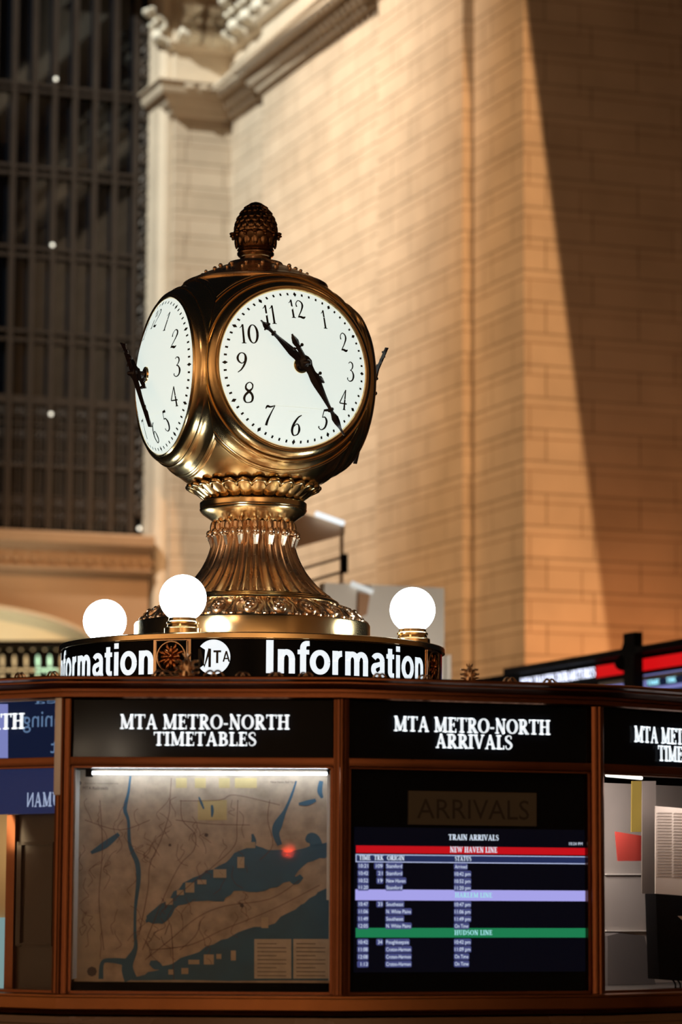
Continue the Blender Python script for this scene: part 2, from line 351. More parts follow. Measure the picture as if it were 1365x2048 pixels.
# cornice swept along pilaster -> corner -> side wall
def zE(y, x=390): return zat(x, y, nE, B1)
prof = [(0, zE(236)), (.05, zE(235)), (.09, zE(231)), (.11, zE(226)), (.11, zE(223)), (.16, zE(221)), (.21, zE(214)), (.25, zE(204)), (.26, zE(201)),
        (.32, zE(200)), (.34, zE(196)), (.36, zE(190)), (.36, zE(180)), (.42, zE(178)), (.42, zE(175)), (.2, zE(173)), (.02, zE(172)), (.02, zE(105)),
        (.10, zE(103)), (.14, zE(98)), (.16, zE(94)), (.16, zE(88)), (.1, zE(84)), (.02, zE(82)), (.02, zE(-58)), (1.2, zE(-60)), (1.2, zE(-110)), (0, zE(-120))]
def offset_path(nodes, d):       # nodes: list of (point, offset direction)
    return [p+o*d for p, o in nodes]
dE, dS = nE, nS
nodes = [(B2, -u), (B1, -u+dE), (C0, dE+dS), (A0, dS), (a0b, dS), (a1b, dS), (a1c, dS), (A2, dS+v*0)]
nodes2 = [(B2, -u), (B1, -u+dE), (C0, dE+dS), (A0, dS-v*1), (a0b, dS-v*1), (a1b, dS+v*-1), (a1c, dS-v*1), (A2, dS)]
nodes2 = [(B2, -u), (B1, -u+dE), (C0, dE+dS), (A0, dS+v), (a0b, dS+v), (a1b, dS+v), (a1c, dS+v), (A2-v*.3, dS)]
bm = bmesh.new()
grid(bm, len(nodes2), len(prof), lambda i, j: nodes2[i][0]+nodes2[i][1]*prof[j][0]+up*prof[j][1])
cornice = struct('trim_3', bm, PLAIN, smooth=25)
# dentils
def run(a, b, d, step, off, fn):
    l = (b-a).length; n = int(l/step)
    for k in range(n): fn(a+(b-a)*((k+.5)/n)+d*off, (b-a)/l, d)
bm = bmesh.new()
def dent(p, e, d):
    w, dd = .075, .05
    q = [p-e*w-d*.02, p+e*w-d*.02, p+e*w+d*dd, p-e*w+d*dd]
    hexa(bm, [x+up*zE(189) for x in q]+[x+up*zE(181) for x in q])
run(B1, C0, dE, .22, .36, dent); run(C0, A2, dS, .22, .36+.06, dent)
obj('dentil_course', bm, PLAIN, cornice, smooth=0)
# acanthus ornaments standing above the cornice
def acanthus(p, e, d, k=1.0):
    bm = bmesh.new(); z0 = zE(98); H = (zE(24)-zE(98))*k
    pr = smooth_pts([(.10, 0), (.20, .10), (.33, .16), (.40, .30), (.33, .44), (.22, .54), (.24, .68), (.40, .76), (.56, .84), (.62, .95), (.52, 1.02), (.44, .95)], 4)
    n = len(pr)
    def fn(i, j):
        t = j/(n-1); s = (i/10-.5)*2
        w = .18*(1+.22*math.sin(t*9)+.08*math.cos(t*23))*(1-.25*t)
        o, zz = pr[j]
        bulge = .10*(1-s*s)+.025*math.cos(s*7)
        return p+e*(s*w)+d*((o+bulge)*.75)+up*(z0+zz*H)
    grid(bm, 11, n, fn)
    ball(bm, p+d*.42+up*(z0+H*.9), .085, u=10, v=8)
    ball(bm, p+e*.12+d*.36+up*(z0+H*.62), .06); ball(bm, p-e*.12+d*.36+up*(z0+H*.62), .06)
    o = obj('acanthus_ornament', bm, LEAF, cornice); md = o.modifiers.new('s', 'SOLIDIFY'); md.thickness = .06
acanthus(B1+v*.15, -v, -u, 1.0)
acanthus(B1+u*.16, u, dE); acanthus(B1+u*.60, u, dE)
sp = .62; k = 0
while .30+sp*k < (A2-C0).length:
    acanthus(C0-v*(.30+sp*k), -v, dS); k += 1

# window of the end wall: glass, bars, ornate border, grille, sill
zs0 = zat(150, 1062, nE, WP); ztop = 24
WL = azi(-260, WP, -u)
wn = bpy.data.objects.new('window_1', None); COL.objects.link(wn); wn['kind'] = 'structure'; wn.location = WL+up*zs0
def wbox(bm, a, b, d0, d1, z0, z1):   # a, b plan points on the window plane; d0..d1 in front of it
    q = [a+nE*d0, b+nE*d0, b+nE*d1, a+nE*d1]; hexa(bm, [p+up*z0 for p in q]+[p+up*z1 for p in q])
bm = bmesh.new(); wbox(bm, WL-u*1, B3, -.1, -.04, zs0, ztop); obj('pane', bm, WGLASS, wn, smooth=0)
mx_px = [252-42*i for i in range(0, 13)]
bw = .042
for i, x in enumerate(mx_px):
    c = azi(x-4, WP, -u); bm = bmesh.new(); wbox(bm, c-u*bw, c+u*bw, -.02, .10, zs0, ztop); obj('mullion', bm, WBAR, wn, smooth=0)
def wz(y): return zat(200, y, nE, WP)
for ya, yb in ((182, 188), (195, 200), (345, 351), (360, 366), (506, 512), (522, 528), (671, 677), (689, 695), (802, 818)):
    bm = bmesh.new(); wbox(bm, WL-u*1, azi(290, WP, -u), -.02, .08, wz(yb), wz(ya)); obj('transom', bm, WBAR, wn, smooth=0)
bm = bmesh.new(); wbox(bm, azi(252, WP, -u), B3+u*.5, -.03, .03, zs0, ztop)
obj('border_panel', bm, SOOT, wn, smooth=0)
bm = bmesh.new(); zz = zs0+.2; k = 0; c = azi(272, WP, -u)
while zz < wz(60):
    s = 1 if k % 2 else -1
    pts = []
    for j in range(15):
        t = j/14; a = t*PI*2.6; r = .14*(1-t*.72)
        pts.append(c+nE*.07+u*(s*(.02-r*math.cos(a)*.9))+up*(zz+.17+r*math.sin(a)))
    tube(bm, pts, [.036-.018*j/14 for j in range(15)], 6)
    tube(bm, [c+nE*.06-u*s*.15+up*(zz+.02), c+nE*.08+up*(zz+.1), c+nE*.07+u*s*.15+up*(zz+.34)], .024, 6)
    for q in (-.1, .09): ball(bm, c+nE*.06+u*q*s+up*(zz+.36), .045, u=7, v=5)
    zz += .38; k += 1
for q in (.165, -.165): tube(bm, [c+nE*.06+u*q+up*zs0, c+nE*.06+u*q+up*wz(60)], .02, 5)
obj('scroll_border', bm, WORN, wn)
# grille in the lowest lights
for i in range(len(mx_px)-1):
    a, b = azi(mx_px[i+1]-4, WP, -u), azi(mx_px[i]-4, WP, -u); bm = bmesh.new(); m = (a+b)/2; w = (b-a).length/2
    zt, zb = wz(820), wz(1060)
    for y, hh in ((835, .16), (880, .14), (1015, .18), (1040, .14)):
        for s in (-1, 1):
            for q in (.3, .75):
                pts = []
                for j in range(9):
                    a_ = j/8*PI*1.7; r = .5*hh*(1-.5*j/8)
                    pts.append(m+nE*.05+u*(s*w*q-s*r*math.cos(a_))+up*(wz(y)+r*math.sin(a_)))
                tube(bm, pts, .013, 5)
    for y in (858, 915, 1000): tube(bm, [a+nE*.05+up*wz(y), b+nE*.05+up*wz(y)], .014, 5)
    for q in (-.5, 0, .5):
        tube(bm, [m+u*w*q+nE*.05+up*zb, m+u*w*q+nE*.05+up*zt], .012, 5)
        ball(bm, m+u*w*q+nE*.05+up*wz(940), .05, u=6, v=5); ball(bm, m+u*w*q+nE*.05+up*wz(928), .03, u=6, v=5)
    obj('grille', bm, WORN, wn)
# wall under the window, sill, frieze
def zW(y): return zat(150, y, nE, B1)
WL2 = azi(-500, B1, -u); SR = azi(300, B1, -u)
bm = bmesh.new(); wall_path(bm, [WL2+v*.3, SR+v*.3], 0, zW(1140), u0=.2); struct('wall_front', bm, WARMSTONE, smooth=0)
pr = [(.3, zW(1140)), (.12, zW(1139)), (.1, zW(1134)), (.2, zW(1130)), (.2, zW(1098)), (.14, zW(1096)), (.04, zW(1090)), (-.02, zW(1086)), (-.04, zW(1068)), (.0, zW(1064)), (.9, zW(1062))]
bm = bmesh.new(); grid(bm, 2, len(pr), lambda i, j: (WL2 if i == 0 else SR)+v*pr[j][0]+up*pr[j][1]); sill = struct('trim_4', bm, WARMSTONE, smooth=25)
bm = bmesh.new()
def leafy(p, e, d):
    ball(bm, p+up*zW(1115), .1, sx=.7, sy=.4, sz=1.0, u=7, v=5, rot=Matrix.Rotation(.5, 3, v)); ball(bm, p+e*.13+up*zW(1118), .07, sy=.5, u=7, v=5, rot=Matrix.Rotation(-.6, 3, v)); ball(bm, p+e*.05+up*zW(1125), .05, u=6, v=5)
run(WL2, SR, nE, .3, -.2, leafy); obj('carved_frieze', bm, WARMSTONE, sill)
# pale lit arch at the foot of the end wall, and the pierced balustrade before it
ACX, ARX = -250, 440
def apx(t, dx=0): return (ACX+(ARX+dx)*math.sin(t), 1306-104*math.cos(t)-(dx*.2))
YA = C0-u*0
AP = B1-nE*-.0
arcpl = B1+v*.22
bm = bmesh.new()
top = [hit(*apx(t*PI/2/24*1.02), arcpl, nE) for t in range(25)]
bot = [Vector((p.x, p.y, 0.5)) for p in top]
for i in range(24): face(bm, [bot[i], bot[i+1], top[i+1], top[i]])
struct('wall_arch', bm, PLASTER)
bm = bmesh.new()
for i in range(24): face(bm, [top[i]-nE*.02, top[i+1]-nE*.02, top[i+1]+nE*.25, top[i]+nE*.25]); face(bm, [top[i]+nE*.25, top[i+1]+nE*.25, top[i+1]+nE*.25+up*.05, top[i]+nE*.25+up*.05])
struct('trim_5', bm, PLAIN)
bp = B1+nE*3.0
bm = bmesh.new()
def bxy(x, y): return hit(x, y, bp, nE)
x0b, x1b = -180, 168
# pierced panel: two rows of oval holes
def bal_ok():
    rows = ((1290, 1338, 1322, 13.2), (1341, 1372, 1357, 13.2))
    cell = 23.6
    for y0, y1, cyy, hh in rows:
        for k in range(-8, 7):
            cx = 7+k*cell+ (0); N = 24; hy = hh if hh < 16 else 16
            ring, outr = [], []
            for j in range(N):
                a = 2*PI*j/N; ring.append(bxy(cx+5.2*math.cos(a), cyy+14.5*math.sin(a)))
                c_, s_ = math.cos(a), math.sin(a); m_ = max(abs(c_)/(cell/2), abs(s_)/((y1-y0)/2)); 
                outr.append(bxy(cx+c_/m_, min(max(cyy+s_/m_, y0), y1)))
            for j in range(N):
                q = (j+1) % N; face(bm, [outr[j], outr[q], ring[q], ring[j]]); face(bm, [ring[j], ring[q], ring[q]+v*.12, ring[j]+v*.12])
bal_ok()
bal = thing('balustrade', 'dark pierced balustrade with rows of oval openings below the lit arch', 'balustrade', (bxy(60, 1372).x, bxy(60, 1372).y, 0))
obj('pierced_panel', bm, SOOT, bal, smooth=0)
bm = bmesh.new()
def brail(ya, yb, th):
    q0, q1 = bxy(x0b, ya), bxy(x1b, ya); q2, q3 = bxy(x0b, yb), bxy(x1b, yb)
    hexa(bm, [q2-v*th, q3-v*th, q3+v*.2, q2+v*.2, q0-v*th, q1-v*th, q1+v*.2, q0+v*.2])
brail(1282, 1297, .1); obj('handrail', bm, SOOT, bal, smooth=0)
bm = bmesh.new(); q0, q1 = bxy(x0b, 1372), bxy(x1b, 1372)
hexa(bm, [flat(q0), flat(q1), flat(q1)+v*.2, flat(q0)+v*.2, q0, q1, q1+v*.2, q0+v*.2]); obj('base_wall', bm, SOOT, bal, smooth=0)
lp = P(20, 1300, 49); light('AREA', 'arch_lamp', hit(20, 1400, B1+nE*1.2, nE), hit(20, 1240, B1, nE), 11, (1, .93, .72), 2.0).data.spread = R(75)
gp = B1+nE*1.5
bm = bmesh.new()
g0 = hit(74, 1352, gp, nE); g1 = hit(114, 1352, gp, nE); g2 = hit(114, 1306, gp, nE)
hexa(bm, [g0, g1, g1+v*.1, g0+v*.1, g0+up*(g2.z-g0.z), g1+up*(g2.z-g0.z), g1+v*.1+up*(g2.z-g0.z), g0+v*.1+up*(g2.z-g0.z)])
gs = thing('exit_light', 'green-white lit box glowing through the balustrade openings', 'light', flat(g0))
obj('lit_face', bm, mat('green lit face', (.6, .9, .75), .4, 0, (.42, 1, .68), .9), gs, smooth=0)
bm = bmesh.new(); gm = (g0+g1)/2; tube(bm, [flat(gm)+v*.05, gm+v*.05], .03); obj('post', bm, SOOT, gs)

# unseen slab added to cut the floodlight off the right-hand pier
Q1 = hit(1042, -60, A4, nE); Q2 = hit(1222, 1320, A4, nE)
kk = .5
e1, e2 = WIDE+(Q1-WIDE)*kk, WIDE+(Q2-WIDE)*kk
e1 = e1+(e1-e2)*.4; e2 = e2+(e2-e1)*.1
bm = bmesh.new(); th = (e2-WIDE).normalized()*.2
pp = [e2, e2+u*9, e1+u*9, e1]
hexa(bm, pp+[p+th for p in pp]); struct('shadow_slab', bm, PLAIN, smooth=0)
# the far side of the concourse, behind the camera
bk = Vector((0, -26, 0))
bm = bmesh.new(); wall_path(bm, [bk+u*26, bk-u*24], 0, 27); struct('wall_back', bm, STONE, smooth=0)
ls = bk-u*22
bm = bmesh.new(); wall_path(bm, [ls, ls+v*44], 0, 27); struct('wall_side', bm, STONE, smooth=0)
rs_ = bk+u*24
bm = bmesh.new(); wall_path(bm, [rs_+v*36, rs_], 0, 27); struct('wall_far', bm, STONE, smooth=0)
# floor
bm = bmesh.new(); face(bm, [Vector((-70, -40, 0)), Vector((60, -40, 0)), Vector((60, 75, 0)), Vector((-70, 75, 0))]); struct('floor', bm, FLOORM, smooth=0)

# ------------------------------------------------------------------ information kiosk
YC = 11.4
CC = flat(P(508, 900, YC))
RK = 2.2
def kv(a, r=RK): return CC+Vector((math.sin(R(a)), -math.cos(R(a)), 0))*r
V1, V2, V3, V4 = kv(-13.5), kv(8.9), kv(31.5), kv(54)
ch = (V2-V1).length
V0 = V1+Vector((-math.cos(R(34)), math.sin(R(34)), 0))*ch
poly = [V0, V1, V2, V3, V4]+[kv(54+22.4*i) for i in range(1, 12)]
NP = len(poly)
kiosk = thing('information_kiosk', 'bronze and marble many-sided information booth under the brass clock', 'booth', CC)
class Panel:
    def __init__(s, a, b):
        s.A, s.B = a, b; s.w = (b-a).length; s.e = (b-a)/s.w; s.n = Vector((s.e.y, -s.e.x, 0))
    def pt(s, x, o, z): return s.A+s.e*x+s.n*o+up*z
    def px(s, x, y, o=0):        # panel coordinates (along, z) of a pixel on the plane at offset o
        h = hit(x, y, s.A+s.n*o, s.n); return (h-s.A).dot(s.e), h.z
    def at(s, x, y, o=0): return hit(x, y, s.A+s.n*o, s.n)
    def box(s, bm, x0, x1, o0, o1, z0, z1):
        hexa(bm, [s.pt(x0, o1, z0), s.pt(x1, o1, z0), s.pt(x1, o0, z0), s.pt(x0, o0, z0), s.pt(x0, o1, z1), s.pt(x1, o1, z1), s.pt(x1, o0, z1), s.pt(x0, o0, z1)])
    def pbox(s, bm, xa, ya, xb, yb, o0, o1):   # box covering the pixel rectangle
        a, z1 = s.px(xa, ya, o1); b, z0 = s.px(xb, yb, o1); s.box(bm, a, b, o0, o1, z0, z1)
PN = [Panel(poly[i], poly[(i+1) % NP]) for i in range(NP)]
pL, pT, pA, pR = PN[0], PN[1], PN[2], PN[3]
def kz(y, o=0): return pT.px(640, y, o)[1]
def ksweep(prof, name, m, smooth=25, parent=kiosk):
    bm = bmesh.new()
    def fn(i, j):
        p = poly[i]; d = (p-CC).normalized(); o, z = prof[j]; return p+d*(o*1.02)+up*z
    grid(bm, NP, len(prof), fn, True); return obj(name, bm, m, parent, smooth=smooth)
zc0, zc1 = kz(1399), kz(1352, .13)
hd0, hd1 = kz(1516), kz(1400)          # header sign
wn0, wn1 = kz(1990), kz(1538)          # window
ksweep([(-.10, zc0-.002), (.025, zc0), (.032, kz(1396)), (.032, kz(1388, .03)), (.022, kz(1387, .03)), (.022, kz(1385, .03)), (.036, kz(1384, .03)), (.036, kz(1378, .04)), (.05, kz(1375, .05)),
        (.075, kz(1371, .07)), (.10, kz(1369, .1)), (.105, kz(1367, .1)), (.105, kz(1364, .1)), (.115, kz(1362, .11)), (.13, kz(1359, .12)), (.13, zc1-.004), (.125, zc1), (-.15, zc1)], 'cornice', BRONZE)
bm = bmesh.new(); bm.faces.new([bm.verts.new(p+(CC-p)*.05+up*(zc1-.002)) for p in poly]); obj('roof', bm, SOOT, kiosk, smooth=0)
ksweep([(-.3, 0), (.06, 0), (.06, .12), (.03, .14), (.03, kz(2075)), (.05, kz(2072)), (.05, kz(2052)), (.03, kz(2050)), (.03, kz(2036)), (-.2, kz(2035))], 'marble_base', MARBLE)
ksweep([(-.2, kz(2034)), (.015, kz(2032)), (.02, kz(2026)), (.035, kz(2024)), (.04, kz(2020)), (.04, kz(1998)), (.05, kz(1996)), (.05, kz(1992)), (.03, kz(1990)), (-.22, kz(1989))], 'sill_rail', mat('sill bronze', (.24, .10, .04), .35, 1, noise=.7, nscale=2.5))
pw = .024
for i, p in enumerate(poly):
    d = (p-CC).normalized(); e = Vector((-d.y, d.x, 0))
    bm = bmesh.new()
    q = [p+e*pw-d*.05, p-e*pw-d*.05, p-e*pw+d*.012, p+e*pw+d*.012]
    q = [p-e*pw-d*.05, p-e*pw+d*.008, p-e*pw*.55+d*.016, p+e*pw*.55+d*.016, p+e*pw+d*.008, p+e*pw-d*.05]
    lo = [bm.verts.new(x+up*kz(1992)) for x in q]; hi = [bm.verts.new(x+up*zc0) for x in q]
    for k in range(6): bm.faces.new((lo[k], lo[(k+1) % 6], hi[(k+1) % 6], hi[k]))
    tube(bm, [p+d*.018+up*kz(1992), p+d*.018+up*zc0], .008, 8)
    obj('post', bm, BRONZE, kiosk)
KGLASS = glass_mat('kiosk glass', 1.13)
HALO_T = mat('glossy sign face', (.006, .007, .010), .07, noise=.05, spec=1.12)
for i, pn in enumerate(PN):
    m0 = .02; w = pn.w
    bm = bmesh.new(); pn.box(bm, m0, w-m0, -.06, -.012, hd0, hd1); hs = obj('header_sign', bm, HALO_T, kiosk, smooth=0)
    bm = bmesh.new(); pn.box(bm, m0, w-m0, -.05, .012, kz(1533), hd0+.001); bevel(bm, .003); obj('middle_rail', bm, BRONZE, kiosk)
    bm = bmesh.new()
    for xa, xb, za, zb in ((m0, m0+.012, wn0, kz(1533)), (w-m0-.012, w-m0, wn0, kz(1533)), (m0, w-m0, kz(1537), kz(1532)), (m0, w-m0, wn0-.002, wn0+.008)): pn.box(bm, xa, xb, -.03, .002, za, zb)
    obj('window_frame', bm, BRONZE, kiosk, smooth=0)
    if i > 3: bm = bmesh.new(); pn.box(bm, m0, w-m0, -.04, -.03, wn0, kz(1533)); obj('dark_pane', bm, BLACK, kiosk, smooth=0)
    if i == 1: hT = hs
    if i == 2: hA = hs
    if i == 3: hR = hs
    if i == 0: hL = hs
# raised, lit lettering on the header signs
def header(pn, hs, lines, par=None):
    bm = bmesh.new()
    for txt, xa, xb, yb, yt in lines:
        (a, z0), (b, z1) = pn.px(xa, yb), pn.px(xb, yb)
        z0 = pn.px((xa+xb)/2, yb)[1]; h = pn.px((xa+xb)/2, yt)[1]-z0
        line_text(bm, txt, SERIF, a, b, z0, h, lambda x, y: pn.pt(x, .0, y), .02)
    o = obj('lettering', bm, HALO, hs, smooth=0); md = o.modifiers.new('depth', 'SOLIDIFY'); md.thickness = .003; return o
header(pT, hT, [('MTA METRO-NORTH', 239, 580, 1458.5, 1429), ('TIMETABLES', 307, 513, 1491.5, 1464)])
header(pA, hA, [('MTA METRO-NORTH', 788, 1102, 1466, 1436), ('ARRIVALS', 872, 1026, 1497.5, 1469)])
header(pR, hR, [('MTA METRO-NORTH', 1270, 1478, 1490, 1458), ('TIMETABLES', 1318, 1440, 1525, 1494)])
header(pL, hL, [('MTA METRO-NORTH', -283, 48, 1463, 1432)])
# cresting of little leaf ornaments on the cornice edge
def cresting(px, y, k=1.0, big=True, pn=pT):
    b = pn.at(px, 1352, .10); b.z = zc1-.003
    bm = bmesh.new()
    if big:
        H = .062*k
        lathe(bm, [(0, 0), (.018*k, .002), (.016*k, H*.5), (.013*k, H*.75), (.006*k, H), (0, H*1.02)], b, 12)
        for row, (rr, zz) in enumerate(((.017, .1), (.018, .38), (.015, .66))):
            for j in range(5):
                a = j*2*PI/5+row*.6; d = Vector((math.sin(a), -math.cos(a), 0)); p = b+d*rr*k+up*H*zz
                tube(bm, smooth_pts([tuple(p), tuple(p+d*.010*k+up*.008*k), tuple(p+d*.018*k+up*.006*k), tuple(p+d*.022*k+up*.011*k)], 3), [.006*k*(1-.06*q) for q in range(10)], 6)
        for s in (-1, 0, 1): tube(bm, [b+pn.e*s*.005+up*H, b+pn.e*s*.014*k+up*(H+.012*k)], [.004, .0015], 5)
    else:
        for s in (-1, 1):
            pts = [b+pn.e*(s*(.032-.017*t/9*2*1.2))*k+up*(.019*k*math.sin(PI*t/9)+.002) for t in range(10)]
            tube(bm, pts, .0035, 6)
        ball(bm, b+up*.012, .006*k, u=7, v=5)
    return obj('cresting_ornament', bm, BRASS_D, kiosk)
cresting(374, 1350); cresting(940, 1350, .75, pn=pA)
for x in (325, 428, 486, 552, 612): cresting(x, 1350, 1 if x < 450 else .7, big=False)
for x in (760, 850, 1020, 1100): cresting(x, 1350, .7, big=False, pn=pA)
for x in (-60, 40, 105): cresting(x, 1350, .7, big=False, pn=pL)

# --- timetables window: lit railroad map behind glass
def jamb(pn, m, name, xa, ya, xb, yb, o0, o1, par=kiosk):
    bm = bmesh.new(); pn.pbox(bm, xa, ya, xb, yb, o0, o1); return obj(name, bm, m, par, smooth=0)
w = pT.w; OM = -.13
WHITE = mat('white enamel', (.75, .78, .8), .4, noise=.08)
bm = bmesh.new(); pT.box(bm, .02, w-.02, -.2, OM-.004, wn0-.01, kz(1533)); pT.box(bm, .02, w-.02, OM-.004, -.035, kz(1534), kz(1531)); pT.box(bm, .018, w-.018, OM-.004, -.03, wn0-.02, wn0+.004); obj('display_case', bm, SOOT, kiosk, smooth=0)
bm = bmesh.new(); pT.box(bm, w-.036, w-.028, OM, -.032, kz(1962), kz(1540)); obj('case_side', bm, WHITE, kiosk, smooth=0)
bm = bmesh.new(); pT.box(bm, .028, .034, OM, -.032, kz(1962), kz(1540)); obj('case_side', bm, WHITE, kiosk, smooth=0)
a_, z_ = pT.px(148, 1963, OM); a2_, z2_ = pT.px(662, 1541, OM)
mp = thing('wall_map', 'lit beige and blue railroad map poster behind glass under the left heading', 'map', flat(pT.pt(a_, OM, 0))+up*z_)
PAPER = mat('printed map paper', (.42, .34, .27), .6, noise=.6, nscale=22)
WATER = mat('printed map water', (.045, .13, .22), .6, noise=.3, nscale=12)
bm = bmesh.new(); pT.box(bm, a_, a2_, OM-.003, OM, z_, z2_); obj('sheet', bm, PAPER, mp, smooth=0)
def poly_px(bm, pn, pts, o):
    f = face(bm, [pn.at(x, y, o) for x, y in pts])
    return f
def jag(pts, n=4, a=3):
    out = []
    for (x0, y0), (x1, y1) in zip(pts, pts[1:]+pts[:1]):
        for k in range(n): t = k/n; out.append((x0+(x1-x0)*t+(random.uniform(-a, a) if k else 0), y0+(y1-y0)*t+(random.uniform(-a, a) if k else 0)))
    return out
def wide(pn, bm, pts, o):       # pixel polyline with widths -> flat ribbon on the panel
    for q in ribbon(smooth_pts(pts, 4)): face(bm, [pn.at(x, y, o) for x, y in q])
bm = bmesh.new()
wide(pT, bm, [(261, 1552, 4), (257, 1585, 5), (250, 1618, 8), (257, 1642, 6), (259, 1684, 7), (266, 1706, 9), (275, 1728, 10), (277, 1761, 9), (271, 1815, 6), (270, 1864, 6), (271, 1897, 9), (255, 1932, 22), (262, 1960, 26)], OM+.001)
sound = [(292, 1846), (293, 1832), (333, 1803), (366, 1766), (403, 1749), (452, 1725), (478, 1702), (509, 1690), (545, 1700), (580, 1704), (620, 1692), (660, 1684), (660, 1710), (616, 1725), (583, 1762), (530, 1782), (468, 1782), (448, 1803), (386, 1803), (357, 1811), (325, 1848)]
ocean = [(660, 1776), (632, 1790), (591, 1819), (534, 1852), (489, 1860), (427, 1889), (370, 1913), (337, 1930), (296, 1944), (263, 1961), (660, 1961)]
for pl in (sound, ocean): 
    f = poly_px(bm, pT, [(min(max(x, 150), 660), min(y, 1962)) for x, y in jag(pl)], OM+.001)
wide(pT, bm, [(593, 1562, 3), (583, 1592, 5), (570, 1622, 7), (556, 1650, 18), (552, 1668, 14), (560, 1690, 10)], OM+.001)
wide(pT, bm, [(598, 1608, 5), (615, 1606, 11), (632, 1600, 6)], OM+.001); wide(pT, bm, [(643, 1562, 8), (640, 1582, 10), (645, 1596, 5)], OM+.001)
wide(pT, bm, [(612, 1682, 6), (622, 1678, 26), (634, 1684, 22), (644, 1690, 5)], OM+.001); wide(pT, bm, [(505, 1668, 4), (508, 1682, 10), (504, 1694, 12)], OM+.001)
wide(pT, bm, [(202, 1958, 10), (205, 1925, 8), (225, 1921, 10), (250, 1924, 14)], OM+.001); wide(pT, bm, [(300, 1925, 8), (312, 1930, 18), (324, 1936, 8)], OM+.001)
wide(pT, bm, [(182, 1706, 6), (210, 1690, 14), (238, 1668, 8)], OM+.001)
wide(pT, bm, [(578, 1745, 10), (590, 1762, 16), (604, 1752, 10)], OM+.0015)
wide(pT, bm, [(398, 1594, 3), (403, 1606, 5), (408, 1618, 3)], OM+.0015); wide(pT, bm, [(424, 1610, 4), (425, 1622, 6), (424, 1634, 3)], OM+.0015)
obj('map_water', bm, WATER, mp, smooth=0)
bm = bmesh.new()
LAND = mat('printed inset', (.44, .36, .27), .6, noise=.3, nscale=20)
for x, y, ww, hh in ((440, 1747, 26, 17), (404, 1764, 18, 9), (380, 1775, 18, 20), (361, 1785, 14, 10), (339, 1803, 14, 13), (482, 1725, 14, 22), (467, 1911, 10, 20), (438, 1913, 10, 10), (418, 1919, 20, 20), (388, 1924, 22, 9), (370, 1942, 14, 12), (342, 1944, 10, 10), (530, 1845, 14, 22), (500, 1690, 22, 12)):
    poly_px(bm, pT, [(x-ww/2, y+hh/2), (x+ww/2, y+hh/2), (x+ww/2, y-hh/2), (x-ww/2, y-hh/2)], OM+.002)
poly_px(bm, pT, [(150, 1962), (202, 1962), (202, 1828), (150, 1828)], OM+.0008)
obj('map_inset', bm, LAND, mp, smooth=0)
bm = bmesh.new()
for x0, y0, x1, y1 in ((509, 1957, 583, 1878), (587, 1957, 658, 1878)): poly_px(bm, pT, [(x0, y0), (x1, y0), (x1, y1), (x0, y1)], OM+.002)
obj('legend_panel', bm, mat('printed legend', (.52, .46, .38), .6, noise=.25, nscale=40), mp, smooth=0)
bm = bmesh.new(); poly_px(bm, pT, [(396, 1640), (454, 1640), (454, 1600), (396, 1600)], OM+.0008)
for x in (352, 390, 438, 470, 492): poly_px(bm, pT, [(x, 1576), (x+22, 1576), (x+22, 1556), (x, 1556)], OM+.0008)
obj('tinted_area', bm, mat('printed tint', (.5, .4, .2), .6, noise=.3, nscale=20), mp, smooth=0)
bm = bmesh.new()
for pl in ([(343, 1556), (340, 1600), (338, 1630), (322, 1680), (300, 1730), (296, 1780), (278, 1870)], [(362, 1600), (365, 1640), (390, 1668), (388, 1700), (360, 1730), (330, 1790), (285, 1900)], [(476, 1600), (474, 1650), (470, 1690), (430, 1730), (380, 1770), (330, 1815)],
           [(540, 1600), (536, 1640), (546, 1690), (520, 1720)], [(290, 1920), (340, 1880), (395, 1835), (450, 1812), (540, 1798), (600, 1760)], [(300, 1900), (380, 1890), (440, 1862), (500, 1838), (560, 1812), (640, 1770)], [(330, 1870), (342, 1850), (348, 1960)],
           [(200, 1600), (205, 1700), (198, 1800), (208, 1900)], [(360, 1602), (440, 1600), (470, 1590), (560, 1610)], [(352, 1640), (420, 1648), (500, 1650)], [(170, 1640), (240, 1660), (300, 1640)], [(402, 1840), (392, 1870), (360, 1900)]):
    wide(pT, bm, [(x, y, 1.1) for x, y in pl], OM+.0025)
for k in range(70):
    x, y = random.uniform(160, 500), random.uniform(1590, 1890); pl = [(x, y, .8)]
    for j in range(4): x += random.uniform(-14, 14); y += random.uniform(4, 18); pl.append((x, y, .8))
    wide(pT, bm, pl, OM+.002)
obj('rail_line', bm, mat('printed rail line', (.12, .05, .045), .6), mp, smooth=0)
bm = bmesh.new()
def tp(x, y): return pT.pt(x, OM+.003, y)
for txt, x, y, h in (('MTA Railroads', 166, 1579, 6), ('Metropolitan Transportation Authority', 170, 1568, 3), ('New Haven Rail Yard', 542, 1566, 4)):
    s, z = pT.px(x, y, OM); plain_text(bm, txt, s, z, h*.00155, tp)
for r_ in range(9):
    for c_ in (512, 590):
        s, z = pT.px(c_+3, 1888+r_*8, OM); b = .09 if r_ % 3 else .06
        face(bm, [tp(s, z), tp(s+b, z), tp(s+b, z+.0022), tp(s, z+.0022)])
for x, y, r_ in ((158, 1566, 5), (413, 1670, 4), (484, 1811, 4), (184, 1943, 10), (340, 1690, 3)):
    face(bm, [pT.at(x+r_*math.cos(a*PI/4), y-r_*math.sin(a*PI/4), OM+.0025) for a in range(8)])
obj('map_print', bm, mat('map print', (.09, .07, .07), .6), mp, smooth=0)
